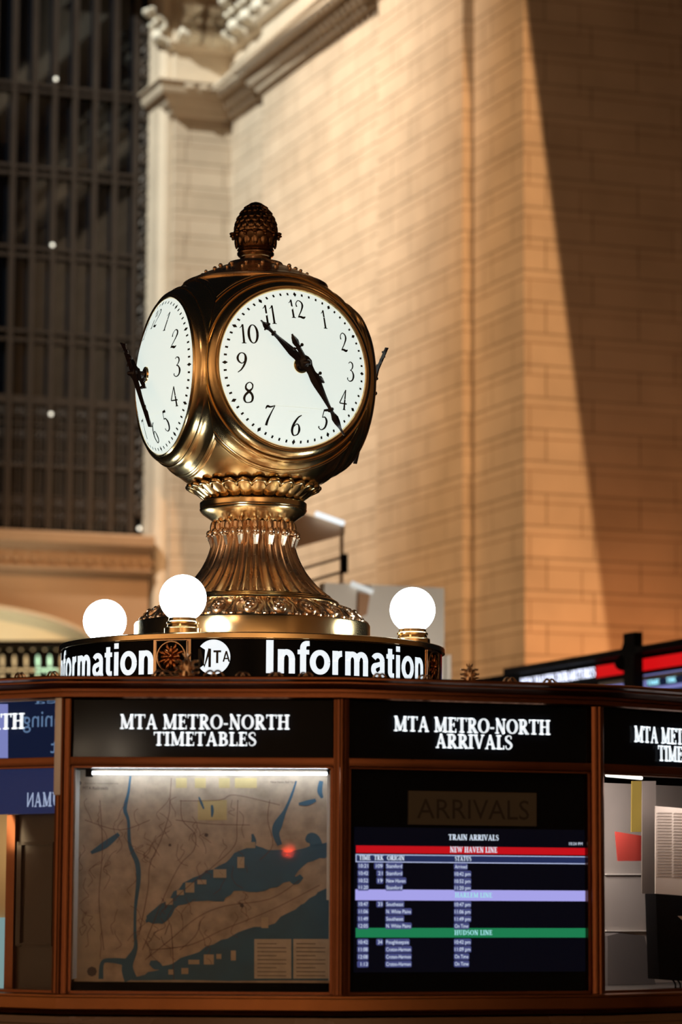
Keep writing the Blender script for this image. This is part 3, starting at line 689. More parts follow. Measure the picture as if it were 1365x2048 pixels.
# tube light at the head of the case
bm = bmesh.new(); s0, z0 = pT.px(185, 1546, -.09); s1, _ = pT.px(655, 1546, -.09)
tube(bm, [pT.pt(s0, -.088, z0), pT.pt(s1, -.088, z0)], .0042, 10)
tl = thing('tube_light', 'thin white fluorescent tube along the top of the map case', 'light', pT.pt(s0, -.088, z0)); obj('tube', bm, mat('lit tube', (.9, .9, .9), .4, 0, (.86, .96, 1), 20.0), tl)
bm = bmesh.new(); pT.box(bm, s0-.02, s0, -.1, -.076, z0-.012, kz(1533)); pT.box(bm, s1, s1+.012, -.1, -.076, z0-.012, kz(1533)); obj('end_cap', bm, SOOT, tl, smooth=0)
bm = bmesh.new(); face(bm, [pT.pt(x, -.022, z) for x, z in ((.03, wn0), (w-.03, wn0), (w-.03, kz(1537)), (.03, kz(1537)))]); obj('window_pane', bm, KGLASS, kiosk, smooth=0)

bm = bmesh.new(); pT.pbox(bm, 655, 1549, 663, 1800, -.06, -.05); obj('case_edge', bm, WHITE, kiosk, smooth=0)
# --- arrivals display
w = pA.w; OA = -.02
bm = bmesh.new(); pA.box(bm, .022, w-.022, -.06, OA-.004, wn0-.01, kz(1533)); obj('black_panel', bm, BLACK, kiosk, smooth=0)
s0, z0 = pA.px(816.5, 1649, OA); s1, z1 = pA.px(1073, 1586, OA)
pl_ = thing('arrivals_plate', 'unlit grey-brown plate reading arrivals above the train screen', 'sign', pA.pt(s0, OA, z0))
bm = bmesh.new(); pA.box(bm, s0, s1, OA-.004, OA+.003, z0, z1); obj('plate', bm, mat('grey plate', (.07, .062, .048), .5, noise=.1), pl_, smooth=0)
bm = bmesh.new(); sa, _ = pA.px(834, 1640, OA); sb, zb = pA.px(1058, 1640, OA); plain_text(bm, 'ARRIVALS', sa, pA.px(945, 1638, OA)[1], .061, lambda x, y: pA.pt(x, OA+.0035, y), width=sb-sa); obj('lettering', bm, INK, pl_, smooth=0)
sA, zA = pA.px(708, 1945, OA); sB, zB = pA.px(1178, 1660, OA)
sc = thing('arrivals_screen', 'lit train arrivals screen with red, lavender and green line bars', 'screen', pA.pt(sA, OA, zA))
def em(name, c, s): return mat(name, (.01, .01, .01), .4, 0, c, s, spec=1.08)
bm = bmesh.new(); pA.box(bm, sA, sB, OA-.003, OA, zA, zB); obj('screen_glass', bm, em('dark lit screen', (.0015, .0025, .008), .5), sc, smooth=0)
def X(x): return pA.px(x, 1790, OA)[0]
def Z(y): return pA.px(946, y, OA)[1]
def ap(o): return lambda x, y: pA.pt(x, OA+o, y)
def bar(name, xa, xb, ya, yb, m, o=.0008):
    bm = bmesh.new(); f = ap(o); face(bm, [f(X(xa), Z(yb)), f(X(xb), Z(yb)), f(X(xb), Z(ya)), f(X(xa), Z(ya))]); return obj(name, bm, m, sc, smooth=0)
bar('red_bar', 712, 1175, 1693.5, 1708, em('screen red', (.62, .006, .012), .85))
bar('lavender_bar', 711, 1175.5, 1780, 1801.5, em('screen lavender', (.40, .38, .85), .95))
bar('green_bar', 712, 1174.5, 1856, 1875, em('screen green', (.012, .22, .085), .9))
bm = bmesh.new(); f = ap(.0008)
for xa, xb, ya, yb in ((711.5, 1175.5, 1710.7, 1712.2), (711.5, 1175.5, 1724.8, 1726.3), (711.5, 713, 1711, 1726), (1174, 1175.5, 1711, 1726)): face(bm, [f(X(xa), Z(yb)), f(X(xb), Z(yb)), f(X(xb), Z(ya)), f(X(xa), Z(ya))])
obj('heading_box', bm, em('screen outline', (.6, .68, 1), .9), sc, smooth=0)
bar('heading_fill', 713, 1174, 1712, 1725, em('screen navy', (.02, .032, .11), .8), .0006)
rows = [(1733.5, '10:21', '109', 'Stamford', 'Arrived'), (1748, '10:42', '21', 'Stamford', '10:42 pm'), (1762.5, '10:52', '19', 'New Haven', '10:52 pm'), (1776, '11:20', '', 'Stamford', '11:20 pm'),
        (1809, '10:47', '33', 'Southeast', '10:47 pm'), (1823.5, '11:06', '', 'N. White Plains', '11:06 pm'), (1838, '11:49', '', 'Southeast', '11:49 pm'), (1852, '12:05', '', 'N. White Plains', 'On Time'),
        (1884, '10:42', '34', 'Poughkeepsie', '10:42 pm'), (1898.5, '11:08', '', 'Croton-Harmon', '11:09 pm'), (1913, '12:08', '', 'Croton-Harmon', 'On Time'), (1927.5, '1:13', '', 'Croton-Harmon', 'On Time')]
bt_ = bmesh.new(); bc = bmesh.new(); f2 = ap(.0016)
def cell(xa, xb, y):  # glow around a run of text, painted as a dim lavender patch
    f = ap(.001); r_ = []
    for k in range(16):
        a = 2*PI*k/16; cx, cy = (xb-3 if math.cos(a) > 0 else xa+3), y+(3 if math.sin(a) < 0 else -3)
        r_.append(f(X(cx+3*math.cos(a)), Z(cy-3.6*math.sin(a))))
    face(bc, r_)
for y, a, b, c, d in rows:
    base = Z(y+3.6); hh = .0112
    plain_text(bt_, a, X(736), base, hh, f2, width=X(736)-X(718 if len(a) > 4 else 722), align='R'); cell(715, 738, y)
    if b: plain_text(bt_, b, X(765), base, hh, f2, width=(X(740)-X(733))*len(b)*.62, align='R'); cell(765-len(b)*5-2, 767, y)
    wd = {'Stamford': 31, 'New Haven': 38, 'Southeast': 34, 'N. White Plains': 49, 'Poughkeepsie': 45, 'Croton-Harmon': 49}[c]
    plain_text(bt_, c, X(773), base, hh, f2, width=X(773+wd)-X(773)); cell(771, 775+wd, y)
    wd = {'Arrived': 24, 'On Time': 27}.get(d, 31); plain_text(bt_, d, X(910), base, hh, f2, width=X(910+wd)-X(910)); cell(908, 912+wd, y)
obj('text_glow', bc, em('screen text glow', (.075, .085, .26), .75), sc, smooth=0)
plain_text(bt_, '10:24 PM', X(1139), Z(1688), .0092, f2, width=X(1166)-X(1139))
for txt, xa, xb, y in (('TRAIN ARRIVALS', 897, 998, 1680.5), ('TIME', 718, 741, 1722), ('TRK', 748, 767, 1722), ('ORIGIN', 774, 809, 1722), ('STATUS', 910, 943, 1722), ('NEW HAVEN LINE', 900, 995, 1705)):
    line_text(bt_, txt, SERIF, X(xa), X(xb), Z(y), Z(0)-Z(10.5 if 'A' in txt and len(txt) > 8 else 8.5), f2, .02)
obj('row_text', bt_, em('screen white text', (.75, .85, 1), .95), sc, smooth=0)
bm = bmesh.new()
for txt, xa, xb, y in (('HARLEM LINE', 910, 985, 1795), ('HUDSON LINE', 909, 985, 1870)): line_text(bm, txt, SERIF, X(xa), X(xb), Z(y), Z(0)-Z(9), f2, .02)
obj('line_name', bm, em('screen cyan text', (.4, .85, .9), .9), sc, smooth=0)

# --- right-hand window: the clerk's side, papers and a monitor
w = pR.w
bm = bmesh.new(); pR.box(bm, .03, w+.5, -.62, -.60, wn0-.02, kz(1533)); pR.box(bm, .0, .012, -.6, -.05, wn0-.02, kz(1533)); obj('inner_partition', bm, mat('grey partition', (.42, .38, .36), .6, noise=.2, nscale=3), kiosk, smooth=0)
bm = bmesh.new(); pR.box(bm, .0, w+.4, -.6, -.03, wn0-.03, wn0+.004); obj('inner_counter', bm, mat('counter', (.07, .06, .055), .5, noise=.2), kiosk, smooth=0)
bm = bmesh.new(); face(bm, [pR.pt(x, -.022, z) for x, z in ((.03, wn0), (w-.03, wn0), (w-.03, kz(1537)), (.03, kz(1537)))]); obj('window_pane', bm, KGLASS, kiosk, smooth=0)
def card(name, label, cat, pts, o, m, th=.004):
    q = [pR.at(x, y, o) for x, y in pts]; bm = bmesh.new(); hexa(bm, [p-pR.n*th for p in q]+q)
    return tag(obj(name, bm, m, smooth=0), label, cat)
PAPERW = mat('white paper', (.62, .55, .5), .6, noise=.1)
card('red_card', 'red card taped to the partition behind the right-hand booth window', 'card', [(1237, 1722), (1287, 1722), (1287, 1672), (1232, 1663)], -.32, mat('red card', (.3, .028, .02), .6, noise=.1))
card('yellow_strip', 'yellow vertical strip above the red card behind the right-hand window', 'strip', [(1264, 1664), (1287, 1664), (1287, 1562), (1265, 1562)], -.40, mat('yellow strip', (.26, .19, .035), .6, noise=.2))
card('dark_folder', 'grey upright folder beside the yellow strip behind the right-hand window', 'folder', [(1285, 1787), (1313, 1789), (1313, 1562), (1286, 1562)], -.30, mat('grey folder', (.13, .11, .1), .6, noise=.2))
tt = thing('timetable_sheet', 'printed timetable sheet hung in the right-hand booth window', 'paper', flat(pR.at(1300, 1787, -.2))+up*pR.at(1300, 1787, -.2).z)
q = [pR.at(x, y, -.2) for x, y in ((1285, 1786), (1420, 1800), (1420, 1600), (1312, 1610), (1312, 1700), (1285, 1700))]
q = [pR.at(x, y, -.2) for x, y in ((1312, 1788), (1430, 1803), (1430, 1622), (1312, 1612))]
bm = bmesh.new(); hexa(bm, [p-pR.n*.003 for p in q]+q); obj('sheet', bm, PAPERW, tt, smooth=0)
bm = bmesh.new()
for k in range(22):
    y = 1625+k*6; face(bm, [pR.at(x, yy, -.198) for x, yy in ((1316, y+2), (1345, y+2.5), (1345, y), (1316, y))]); face(bm, [pR.at(x, yy, -.198) for x, yy in ((1349, y+3), (1400, y+5), (1400, y+2), (1349, y+.6))])
obj('print', bm, mat('grey print', (.3, .25, .22), .6), tt, smooth=0)
bm = bmesh.new()
for ya, yb in ((1747, 1750), (1860, 1863)):
    q = [pR.at(x, y, -.59) for x, y in ((1214, yb), (1312, yb), (1312, ya), (1214, ya))]; hexa(bm, [p-pR.n*.01 for p in q]+q)
obj('partition_seam', bm, mat('pale seam', (.7, .66, .62), .5), kiosk, smooth=0)
chair = thing('desk_caddy', 'dark grey rounded caddy low on the left inside the right-hand window', 'caddy', flat(pR.at(1260, 1965, -.45))+up*(wn0+.004))
q = [pR.at(x, y, -.45) for x, y in ((1216, 1945), (1312, 1945), (1290, 1872), (1240, 1866), (1216, 1872))]; bm = bmesh.new()
n_ = len(q); lo = [bm.verts.new(Vector((p.x, p.y, p.z if i > 1 else wn0+.005))) for i, p in enumerate(q)]; hi = [bm.verts.new(Vector((p.x, p.y, p.z if i > 1 else wn0+.005))-pR.n*.1) for i, p in enumerate(q)]
bm.faces.new(lo); bm.faces.new(hi[::-1])
for k in range(n_): bm.faces.new((lo[k], hi[k], hi[(k+1) % n_], lo[(k+1) % n_]))
bmesh.ops.recalc_face_normals(bm, faces=bm.faces); obj('body', bm, mat('caddy grey', (.12, .11, .11), .6), chair, smooth=0)
mo = thing('monitor', 'black monitor back with hanging cables inside the right-hand window', 'monitor', flat(pR.at(1340, 1960, -.15))+up*(wn0+.004))
q = [pR.at(x, y, -.13) for x, y in ((1319, 1958), (1420, 1965), (1420, 1795), (1313, 1787))]; bm = bmesh.new(); hexa(bm, [p-pR.n*.05 for p in q]+q); bevel(bm, .004); obj('casing', bm, SOOT, mo)
for k in range(3):
    bm = bmesh.new(); p0 = pR.at(1344+k*9, 1956, -.15); p1 = pR.at(1352+k*10, 1978, -.12); tube(bm, smooth_pts([tuple(p0), tuple((p0+p1)/2+pR.e*.008), (p1.x, p1.y, wn0+.006)], 4), .003, 6); obj('cable', bm, SOOT, mo)
bm = bmesh.new(); face(bm, [pR.at(x, y, -.128) for x, y in ((1356, 1832), (1372, 1846), (1372, 1838), (1364, 1832))]); obj('sticker', bm, PAPERW, mo, smooth=0)
p0 = pR.at(1342, 1958, -.16); bm = bmesh.new(); tube(bm, [Vector((p0.x, p0.y, wn0+.004))+pR.e*.2, p0+pR.e*.2], .02); obj('stand', bm, SOOT, mo)
t2 = thing('window_tube_light', 'short fluorescent strip at the top of the right-hand booth window', 'light', pR.at(1214, 1553, -.25))
bm = bmesh.new(); tube(bm, [pR.at(1214, 1550, -.25), pR.at(1284, 1556, -.25)], .006, 8); obj('tube', bm, mat('lit short tube', (.9, .9, .9), .4, 0, (1, .95, .85), 2.2), t2)
light('AREA', 'booth_ceiling_lamp', pR.pt(.3, -.26, kz(1528)), pR.pt(.3, -.62, kz(1700)), 5, (1, .86, .76), .25)

light('AREA', 'booth_front_fill', pR.pt(.6, -.06, kz(1528)), pR.pt(.5, -.3, kz(1800)), 1.1, (1, .86, .78), .2)  # unseen lamp added to light the front of the hung sheet

# --- left-hand window: painted reflection of a screen over the clerk's wood panelling
w = pL.w
xr = pL.px(116, 1450)[0]
lsn = thing('screen_reflection', 'painted reflection of a blue-lit screen with backward lettering behind the leftmost heading', 'screen', pL.at(0, 1520, -.008))
bm = bmesh.new(); q = [pL.at(x, y, -.010) for x, y in ((-40, 1517), (116, 1518), (116, 1402), (-40, 1402))]; face(bm, q); obj('screen_glass', bm, em('navy reflection', (.006, .014, .05), .6), lsn, smooth=0)
bm = bmesh.new(); face(bm, [pL.at(x, y, -.009) for x, y in ((-40, 1516), (16, 1516), (16, 1408), (-40, 1408))]); obj('lavender_panel', bm, em('lavender field', (.24, .27, .62), .8), lsn, smooth=0)
bm = bmesh.new()
sx, sz = pL.px(46, 1455, -.008); fl = lambda x, y: pL.pt(x, -.008, y)
plain_text(bm, 'nning', sx, sz, .052, fl, width=.155, mirror=True)
sx, sz = pL.px(101, 1506, -.008); plain_text(bm, 'et', sx, sz, .045, fl, width=.06, mirror=True)
sx, sz = pL.px(70, 1408, -.008); plain_text(bm, 'ea', sx, sz, .02, fl, width=.09, mirror=True)
obj('mirrored_text', bm, em('blue text', (.14, .24, .42), .75), lsn, smooth=0)
bn = thing('name_banner', 'blue banner with white letters inside the leftmost booth window', 'sign', pL.at(0, 1625, -.12))
bm = bmesh.new(); q = [pL.at(x, y, -.12) for x, y in ((-60, 1630), (122, 1626), (122, 1534), (-60, 1536))]; hexa(bm, [p-pL.n*.02 for p in q]+q); obj('board', bm, em('blue banner', (.018, .026, .085), .8), bn, smooth=0)
bm = bmesh.new(); s0, z0 = pL.px(53, 1614, -.115); s1, z1 = pL.px(120, 1584, -.115)
line_text(bm, 'HAMU', {**SERIF, 'H': SANS['M'][:1]+(st((.14, 0, .15), (.14, 1, .15))+st((.76, 0, .15), (.76, 1, .15))+st((.14, .05, .14), (.76, .95, .14)),)}, s0, s1, z0, z1-z0, lambda x, y: pL.pt(x, -.115, y), .04); obj('lettering', bm, em('pale blue letters', (.4, .48, .68), .8), bn, smooth=0)
bm = bmesh.new(); q = [pL.at(x, y, -.18) for x, y in ((16, 1992), (140, 1992), (140, 1622), (16, 1622))]; hexa(bm, [p-pL.n*.03 for p in q]+q)
pnl = obj('wood_panel', bm, WOOD, kiosk, smooth=0)
bm = bmesh.new()
for x0, y0, x1, y1 in ((36, 1684, 100, 1690), (36, 1886, 100, 1892), (34, 1684, 39, 1892), (97, 1684, 102, 1892)): pL.pbox(bm, x0, y0, x1, y1, -.185, -.17)
obj('moulding', bm, WOOD, pnl, smooth=0)
bm = bmesh.new(); pL.pbox(bm, 14, 1630, 24, 1985, -.19, -.165); obj('edge_strip', bm, BRONZE, pnl, smooth=0)
bm = bmesh.new(); q = [pL.at(x, y, -.3) for x, y in ((-60, 1990), (30, 1990), (30, 1620), (-60, 1620))]; hexa(bm, [p-pL.n*.02 for p in q]+q); tag(obj('lit_partition', bm, mat('cream partition', (.6, .48, .3), .6, noise=.1)), 'cream lit partition at the far left edge inside the booth', 'partition')
light('AREA', 'booth_side_lamp', pL.at(-30, 1660, -.1), pL.at(-10, 1720, -.3), .35, (1, .72, .4), .12)
bm = bmesh.new(); q = [pL.at(x, y, -.28) for x, y in ((-60, 1990), (12, 1990), (12, 1835), (-60, 1835))]; hexa(bm, [p-pL.n*.006 for p in q]+q); tag(obj('glowing_paper', bm, em('pale aqua screen', (.26, .42, .42), .7), smooth=0), 'pale aqua lit sheet low at the far left edge of the booth', 'sheet')
bm = bmesh.new(); pL.pbox(bm, 110, 1394, 120, 1590, .0, .026); pL.pbox(bm, -60, 1392, 113, 1400, .0, .014); bevel(bm, .003); obj('polished_edge', bm, STEEL, kiosk)
bm = bmesh.new(); face(bm, [pL.pt(x, -.022, z) for x, z in ((.03, wn0), (w-.03, wn0), (w-.03, kz(1537)), (.03, kz(1537)))]); obj('window_pane', bm, KGLASS, kiosk, smooth=0)
# dark core so nobody looks through the booth
bm = bmesh.new(); lathe(bm, [(1.35, .1), (1.35, zc1-.05)], CC, 32); obj('core_wall', bm, SOOT, kiosk)

# ------------------------------------------------------------------ sign ring
def Zc(y, Y=YC): return P(508, y, Y).z
def Rc(px, z): return px*(YC*math.cos(PITCH)+(z-EYE.z)*math.sin(PITCH))/F
RO = Rc(385.5, 2.45)
zr1 = Zc(1264, YC-RO)
zb1 = Zc(1276, YC-RO); zb0 = zb1-.142
ring = thing('information_sign', 'round brass sign ring reading information on top of the booth', 'sign', CC+up*zc1)
bm = bmesh.new()
lathe(bm, [(RO-.06, zc1), (RO-.004, zc1), (RO-.004, zb0-.008), (RO-.014, zb0), (RO-.014, zb1), (RO-.002, zb1+.0005), (RO+.001, zb1+.002), (RO+.0005, zr1-.003), (RO-.002, zr1), (RO-.02, zr1+.003), (RO-.03, zr1+.0005)], CC, 160)
obj('drum', bm, BRASS, ring, smooth=30)
bm = bmesh.new(); lathe(bm, [(RO-.028, zr1+.001), (.15, zr1+.001)], CC, 96); obj('lid', bm, mat('pale bounce lid', (.5, .38, .25), .6, noise=.2), ring)  # pale unseen top, added to bounce globe light onto the clock bowl
RA = 23.5
def rp(a, r, z): return CC+Vector((math.sin(R(a))*r, -math.cos(R(a))*r, 0))+up*z
for k in range(4):
    c = RA-90*k
    bm = bmesh.new(); lathe(bm, [(RO-.010, zb0+.004), (RO-.010, zb1-.001)], CC, 40, R(c-39.8), R(c+40.4)); sp_ = obj('sign_panel', bm, BLACK, ring)
    bm = bmesh.new(); hI = .118; zt0 = zb1-.006-hI
    q, wd = layout('Information', SANS, .012); a0, a1 = c-18.4, c+39.4
    put(bm, q, lambda x, y: rp(a0+(a1-a0)*x/wd, RO-.0085, zt0+y*hI)); obj('lettering', bm, LETTER, sp_, smooth=0, doubles=False)
    # round emblem with a notched left side and three tilted letters
    if k < 2:
        ca = c-32.8; er = .0625; cz = zt0+hI*.48; deg = lambda x: math.degrees(x/RO)
        bm = bmesh.new(); pts = []
        for j in range(41):
            a = R(-142+284*j/40); pts.append((er*math.cos(a), er*math.sin(a)))
        pts = [(-.052, -.037), (-.040, -.030)][:0]+pts+[(-.030, .030), (-.034, -.028)]
        vs = [bm.verts.new(rp(ca+deg(x), RO-.0085, cz+y)) for x, y in pts]; ctr = bm.verts.new(rp(ca+deg(.012), RO-.0085, cz))
        for j in range(len(vs)): bm.faces.new((ctr, vs[j], vs[(j+1) % len(vs)]))
        em_ = obj('emblem', bm, LETTER, sp_, smooth=0)
        bm = bmesh.new(); x = -.060
        for chh, hh, ww, y0 in (('M', .066, .056, -.036), ('T', .046, .030, -.022), ('A', .038, .028, -.017)):
            line_text(bm, chh, SANS, x, x+ww, y0, hh, lambda xx, yy: rp(ca+deg(xx), RO-.0072, cz+yy)); x += ww+.004
        obj('emblem_letters', bm, INK, sp_, smooth=0)
    # rosette block
    ra = c-45.0; bm = bmesh.new()
    lathe(bm, [(RO-.006, zb0), (RO-.003, zb0+.002), (RO-.003, zb1-.002), (RO-.006, zb1)], CC, 8, R(ra-5.8), R(ra+5.8)); blk = obj('rosette_block', bm, BRASS_D, ring)
    z0, z1 = zb0+.012, zb1-.008
    bm = bmesh.new(); lathe(bm, [(RO-.002, z0), (RO-.002, z1)], CC, 6, R(ra-4.5), R(ra+4.5)); obj('rosette_field', bm, SOOT, blk)
    cz = (z0+z1)/2+.004; d = Vector((math.sin(R(ra)), -math.cos(R(ra)), 0)); e = Vector((-d.y, d.x, 0)); o3 = CC+d*RO+up*cz
    bm = bmesh.new(); rr = .055
    for s in (-1, 1):
        tube(bm, [rp(ra+s*4.7, RO, z0), rp(ra+s*4.7, RO, z1)], .003, 6)
    for zz in (z0, z1): tube(bm, [rp(ra-4.7+9.4*j/6, RO, zz) for j in range(7)], .003, 6)
    tube(bm, [o3+e*rr*math.cos(2*PI*j/28)+up*rr*math.sin(2*PI*j/28) for j in range(29)], .0035, 6, False); obj('rosette_frame', bm, BRASS_D, blk)
    bm = bmesh.new(); rot0 = Matrix((e, d, up)).transposed()
    for j in range(8):
        a = 2*PI*j/8; dr = e*math.cos(a)+up*math.sin(a); ball(bm, o3+dr*.022+d*.004, .017, sx=1, sy=.35, sz=.45, u=8, v=6, rot=Matrix((dr, d, dr.cross(d))).transposed())
        a += PI/8; dr = e*math.cos(a)+up*math.sin(a); ball(bm, o3+dr*.036+d*.001, .015, sx=1, sy=.3, sz=.45, u=8, v=6, rot=Matrix((dr, d, dr.cross(d))).transposed())
        ball(bm, o3+dr*.047, .0035, u=6, v=5)
    ball(bm, o3+d*.008, .008, u=10, v=8); obj('flower', bm, mat('copper flower', (.6, .24, .09), .3, 1) if k == 0 else bpy.data.materials['copper flower'], blk)

# globe lamps
gr = Rc(45.5, 2.6)*.985
def lamp():
    t = thing('globe_lamp', 'x', 'lamp', (0, 0, 0), 'globe lamps on the sign ring')
    bm = bmesh.new(); lathe(bm, [(0, .0), (.066, .0), (.066, .018), (.062, .021), (.056, .024), (.054, .032), (.058, .035), (.058, .041), (.052, .045), (.050, .056), (.0, .056)], (0, 0, 0), 40); obj('base', bm, BRASS, t, local=True)
    bm = bmesh.new(); ball(bm, (0, 0, .049+gr*.93), gr, u=40, v=24); obj('globe', bm, GLOBE, t, local=True); return t
lm = lamp()
for k, (a, lab) in enumerate(((-20.5, 'lit white globe lamp above the brass rosette, before the clock base'), (70, 'lit white globe lamp at the right end of the sign ring'), (-118, 'lit white globe lamp at the far left, half sunk behind the sign rim'))):
    o = lm if k == 0 else copy_tree(lm); p = rp(a, .665 if k != 1 else .645, zr1+.002); o.location = p; o['label'] = lab

# ------------------------------------------------------------------ the clock
clock = thing('four_faced_clock', 'four-faced brass ball clock with acorn finial on a fluted pedestal', 'clock', CC+up*(zr1+.003))
def L(name, prof_px, m, seg=120, parent=clock, smooth=35):   # profile given as (silhouette radius px, pixel row)
    bm = bmesh.new(); pr = []
    for r_, y in prof_px:
        z = Zc(y); pr.append((Rc(r_, z), z))
    lathe(bm, pr, CC, seg); return obj(name, bm, m, parent, smooth=smooth)
zd = zr1+.003
def zy(z): return z
bm = bmesh.new(); z1 = Zc(1249); lathe(bm, [(.1, zd), (Rc(236, z1), zd), (Rc(236, z1), z1-.006), (Rc(234, z1), z1), (Rc(222, z1), z1+.001)], CC, 160); obj('drum_base', bm, BRASS, clock)
# scroll band
sb = [(226, 1249.5), (222, 1243), (212, 1234), (196, 1224), (178, 1217), (168, 1214)]
band = L('scroll_band', sb, BRASS_D)
bw_ = [(Rc(r_, Zc(y)), Zc(y)) for r_, y in sb]
def cone(a, t, o=0):             # angle a, t 0 bottom .. 1 top
    t = min(max(t, 0), 1)*(len(bw_)-1); i = min(int(t), len(bw_)-2); f = t-i
    r_ = bw_[i][0]*(1-f)+bw_[i+1][0]*f; z = bw_[i][1]*(1-f)+bw_[i+1][1]*f
    return CC+Vector((math.sin(a), -math.cos(a), 0))*(r_+o*.6)+up*(z+o*.8)
bm = bmesh.new(); NS = 22
for k in range(NS):
    a0 = 2*PI*k/NS; s = 1 if k % 2 else -1; hw = PI/NS
    pts = [cone(a0+s*hw*(.62*(1-t/22*.8)*math.cos(t/22*PI*3.2+.5)), .5+.42*(1-t/22*.75)*math.sin(t/22*PI*3.2+.5), .004) for t in range(23)]
    tube(bm, pts, [.008-.004*t/22 for t in range(23)], 6)
    ball(bm, cone(a0, .5, .006), .011, u=8, v=6)
    for j in range(5):
        aa = 2*PI*j/5; ball(bm, cone(a0+hw*.28*math.cos(aa), .5+.16*math.sin(aa), .005), .007, u=6, v=5)
    for q in (-.15, 0, .15): tube(bm, [cone(a0+hw*(1+q*2.4), .04, .004), cone(a0+hw*(1+q*.6), .45, .006), cone(a0+hw*(1+q*2), .95, .004)], [.007, .0045, .006], 6)
    ball(bm, cone(a0+hw, .03, .004), .012, sz=.8, u=8, v=6)
    for s2 in (-1, 1): ball(bm, cone(a0+hw*.5*s2, .06, .003), .009, u=7, v=5); ball(bm, cone(a0+hw*.62*s2, .9, .003), .008, u=7, v=5)
obj('scrollwork', bm, BRASS_D, band)
L('foot_flange', [(166, 1216), (170, 1215), (173, 1212), (174, 1209), (172, 1205), (167, 1202), (163, 1200.5), (162, 1199), (158, 1197), (150, 1195), (100, 1195)], BRASS)
# fluted stem
stp = smooth_pts([(157, 1196), (146, 1188), (132, 1176), (118, 1161), (105, 1144), (96, 1128), (89, 1112), (84, 1096), (81, 1082), (80, 1070), (79, 1050)], 4)
NF = 34; SEG = NF*10
bm = bmesh.new()
def flute(i, j):
    r_, y = stp[j]; z = Zc(y); a = 2*PI*i/SEG; ph = (i % 10)/10
    prof_ = abs(math.sin(PI*ph))**.55
    rr = Rc(r_, z)*(1-.062*(1-prof_)); ridge = .012*math.exp(-((ph-.5)/.13)**2)
    rr *= 1+.018*math.exp(-((ph-.5)/.16)**2)
    return CC+Vector((math.sin(a), -math.cos(a), 0))*rr+up*z
grid(bm, SEG, len(stp), flute, True); stem_ = obj('fluted_stem', bm, BRASS_D, clock, smooth=75)
bm = bmesh.new()
for k in range(NF//2*2):
    if k % 2: continue
    a = 2*PI*(k+.5)/NF; d = Vector((math.sin(a), -math.cos(a), 0)); e = Vector((-d.y, d.x, 0))
    z = Zc(1072); r_ = Rc(80, z)
    rt = Matrix((e, d, up)).transposed()
    ball(bm, CC+d*(r_+.012)+up*(z+.004), .0145, sx=1, sy=1.1, sz=.95, u=10, v=8, rot=rt)          # rolled leaf tip
    ball(bm, CC+d*(r_+.020)+up*(z-.008), .010, sx=1.1, sy=.9, sz=.8, u=8, v=6, rot=rt)
    ball(bm, CC+d*(r_+.002)+up*(z+.024), .017, sx=.8, sy=.7, sz=1.7, u=10, v=8, rot=rt)           # leaf rising behind it
    pts = smooth_pts([tuple(CC+d*(r_+.012)+up*(z-.01)), tuple(CC+d*(r_+.003)+up*(z-.045)), tuple(CC+d*(r_-.001)+up*(z-.085))], 4); tube(bm, pts, [.013-.0009*j for j in range(9)], 6)
    a2 = a+2*PI/NF; d2 = Vector((math.sin(a2), -math.cos(a2), 0)); ball(bm, CC+d2*(r_+.004)+up*(z+.006), .011, sz=1.5, u=8, v=6)
obj('leaf_crown', bm, BRASS_D, stem_)
L('neck_collar', [(70, 1062), (74, 1054), (76, 1049), (82, 1043), (92, 1036), (101, 1030), (105, 1026), (107, 1023), (107.5, 1021), (105.5, 1020), (106.5, 1018.5), (107, 1016), (107, 1008), (105, 1006), (60, 1006)], BRASS)
L('dark_gap', [(96, 1012), (99, 1000), (97, 988), (90, 980)], SOOT)
# bulbous body with four flats
ZS = Zc(767); RS = Rc(241, ZS)
CS = CC+up*ZS
AL = [24.5-90*k for k in range(4)]
DR = Rc(161, ZS)*.975            # dial radius
DO = math.sqrt(RS**2-DR**2)+.016 # dial plane offset from the axis
bm = bmesh.new()
pr = [(RS*math.sin(R(a)), RS*-math.cos(R(a))) for a in [28+1.6*i for i in range(90)] if a < 168]
lathe(bm, pr, CS, 180)
for a in AL:
    n = Vector((math.sin(R(a)), -math.cos(R(a)), 0))
    bmesh.ops.bisect_plane(bm, geom=bm.verts[:]+bm.edges[:]+bm.faces[:], dist=1e-5, plane_co=CS+n*(DO-.018), plane_no=n, clear_outer=True)
obj('body', bm, BRASS, clock, smooth=30)
SAG = .079
RD = (DR**2+SAG**2)/(2*SAG)
def dome(r_): return math.sqrt(max(RD*RD-r_*r_, 0))-(RD-SAG)
dial_src = None
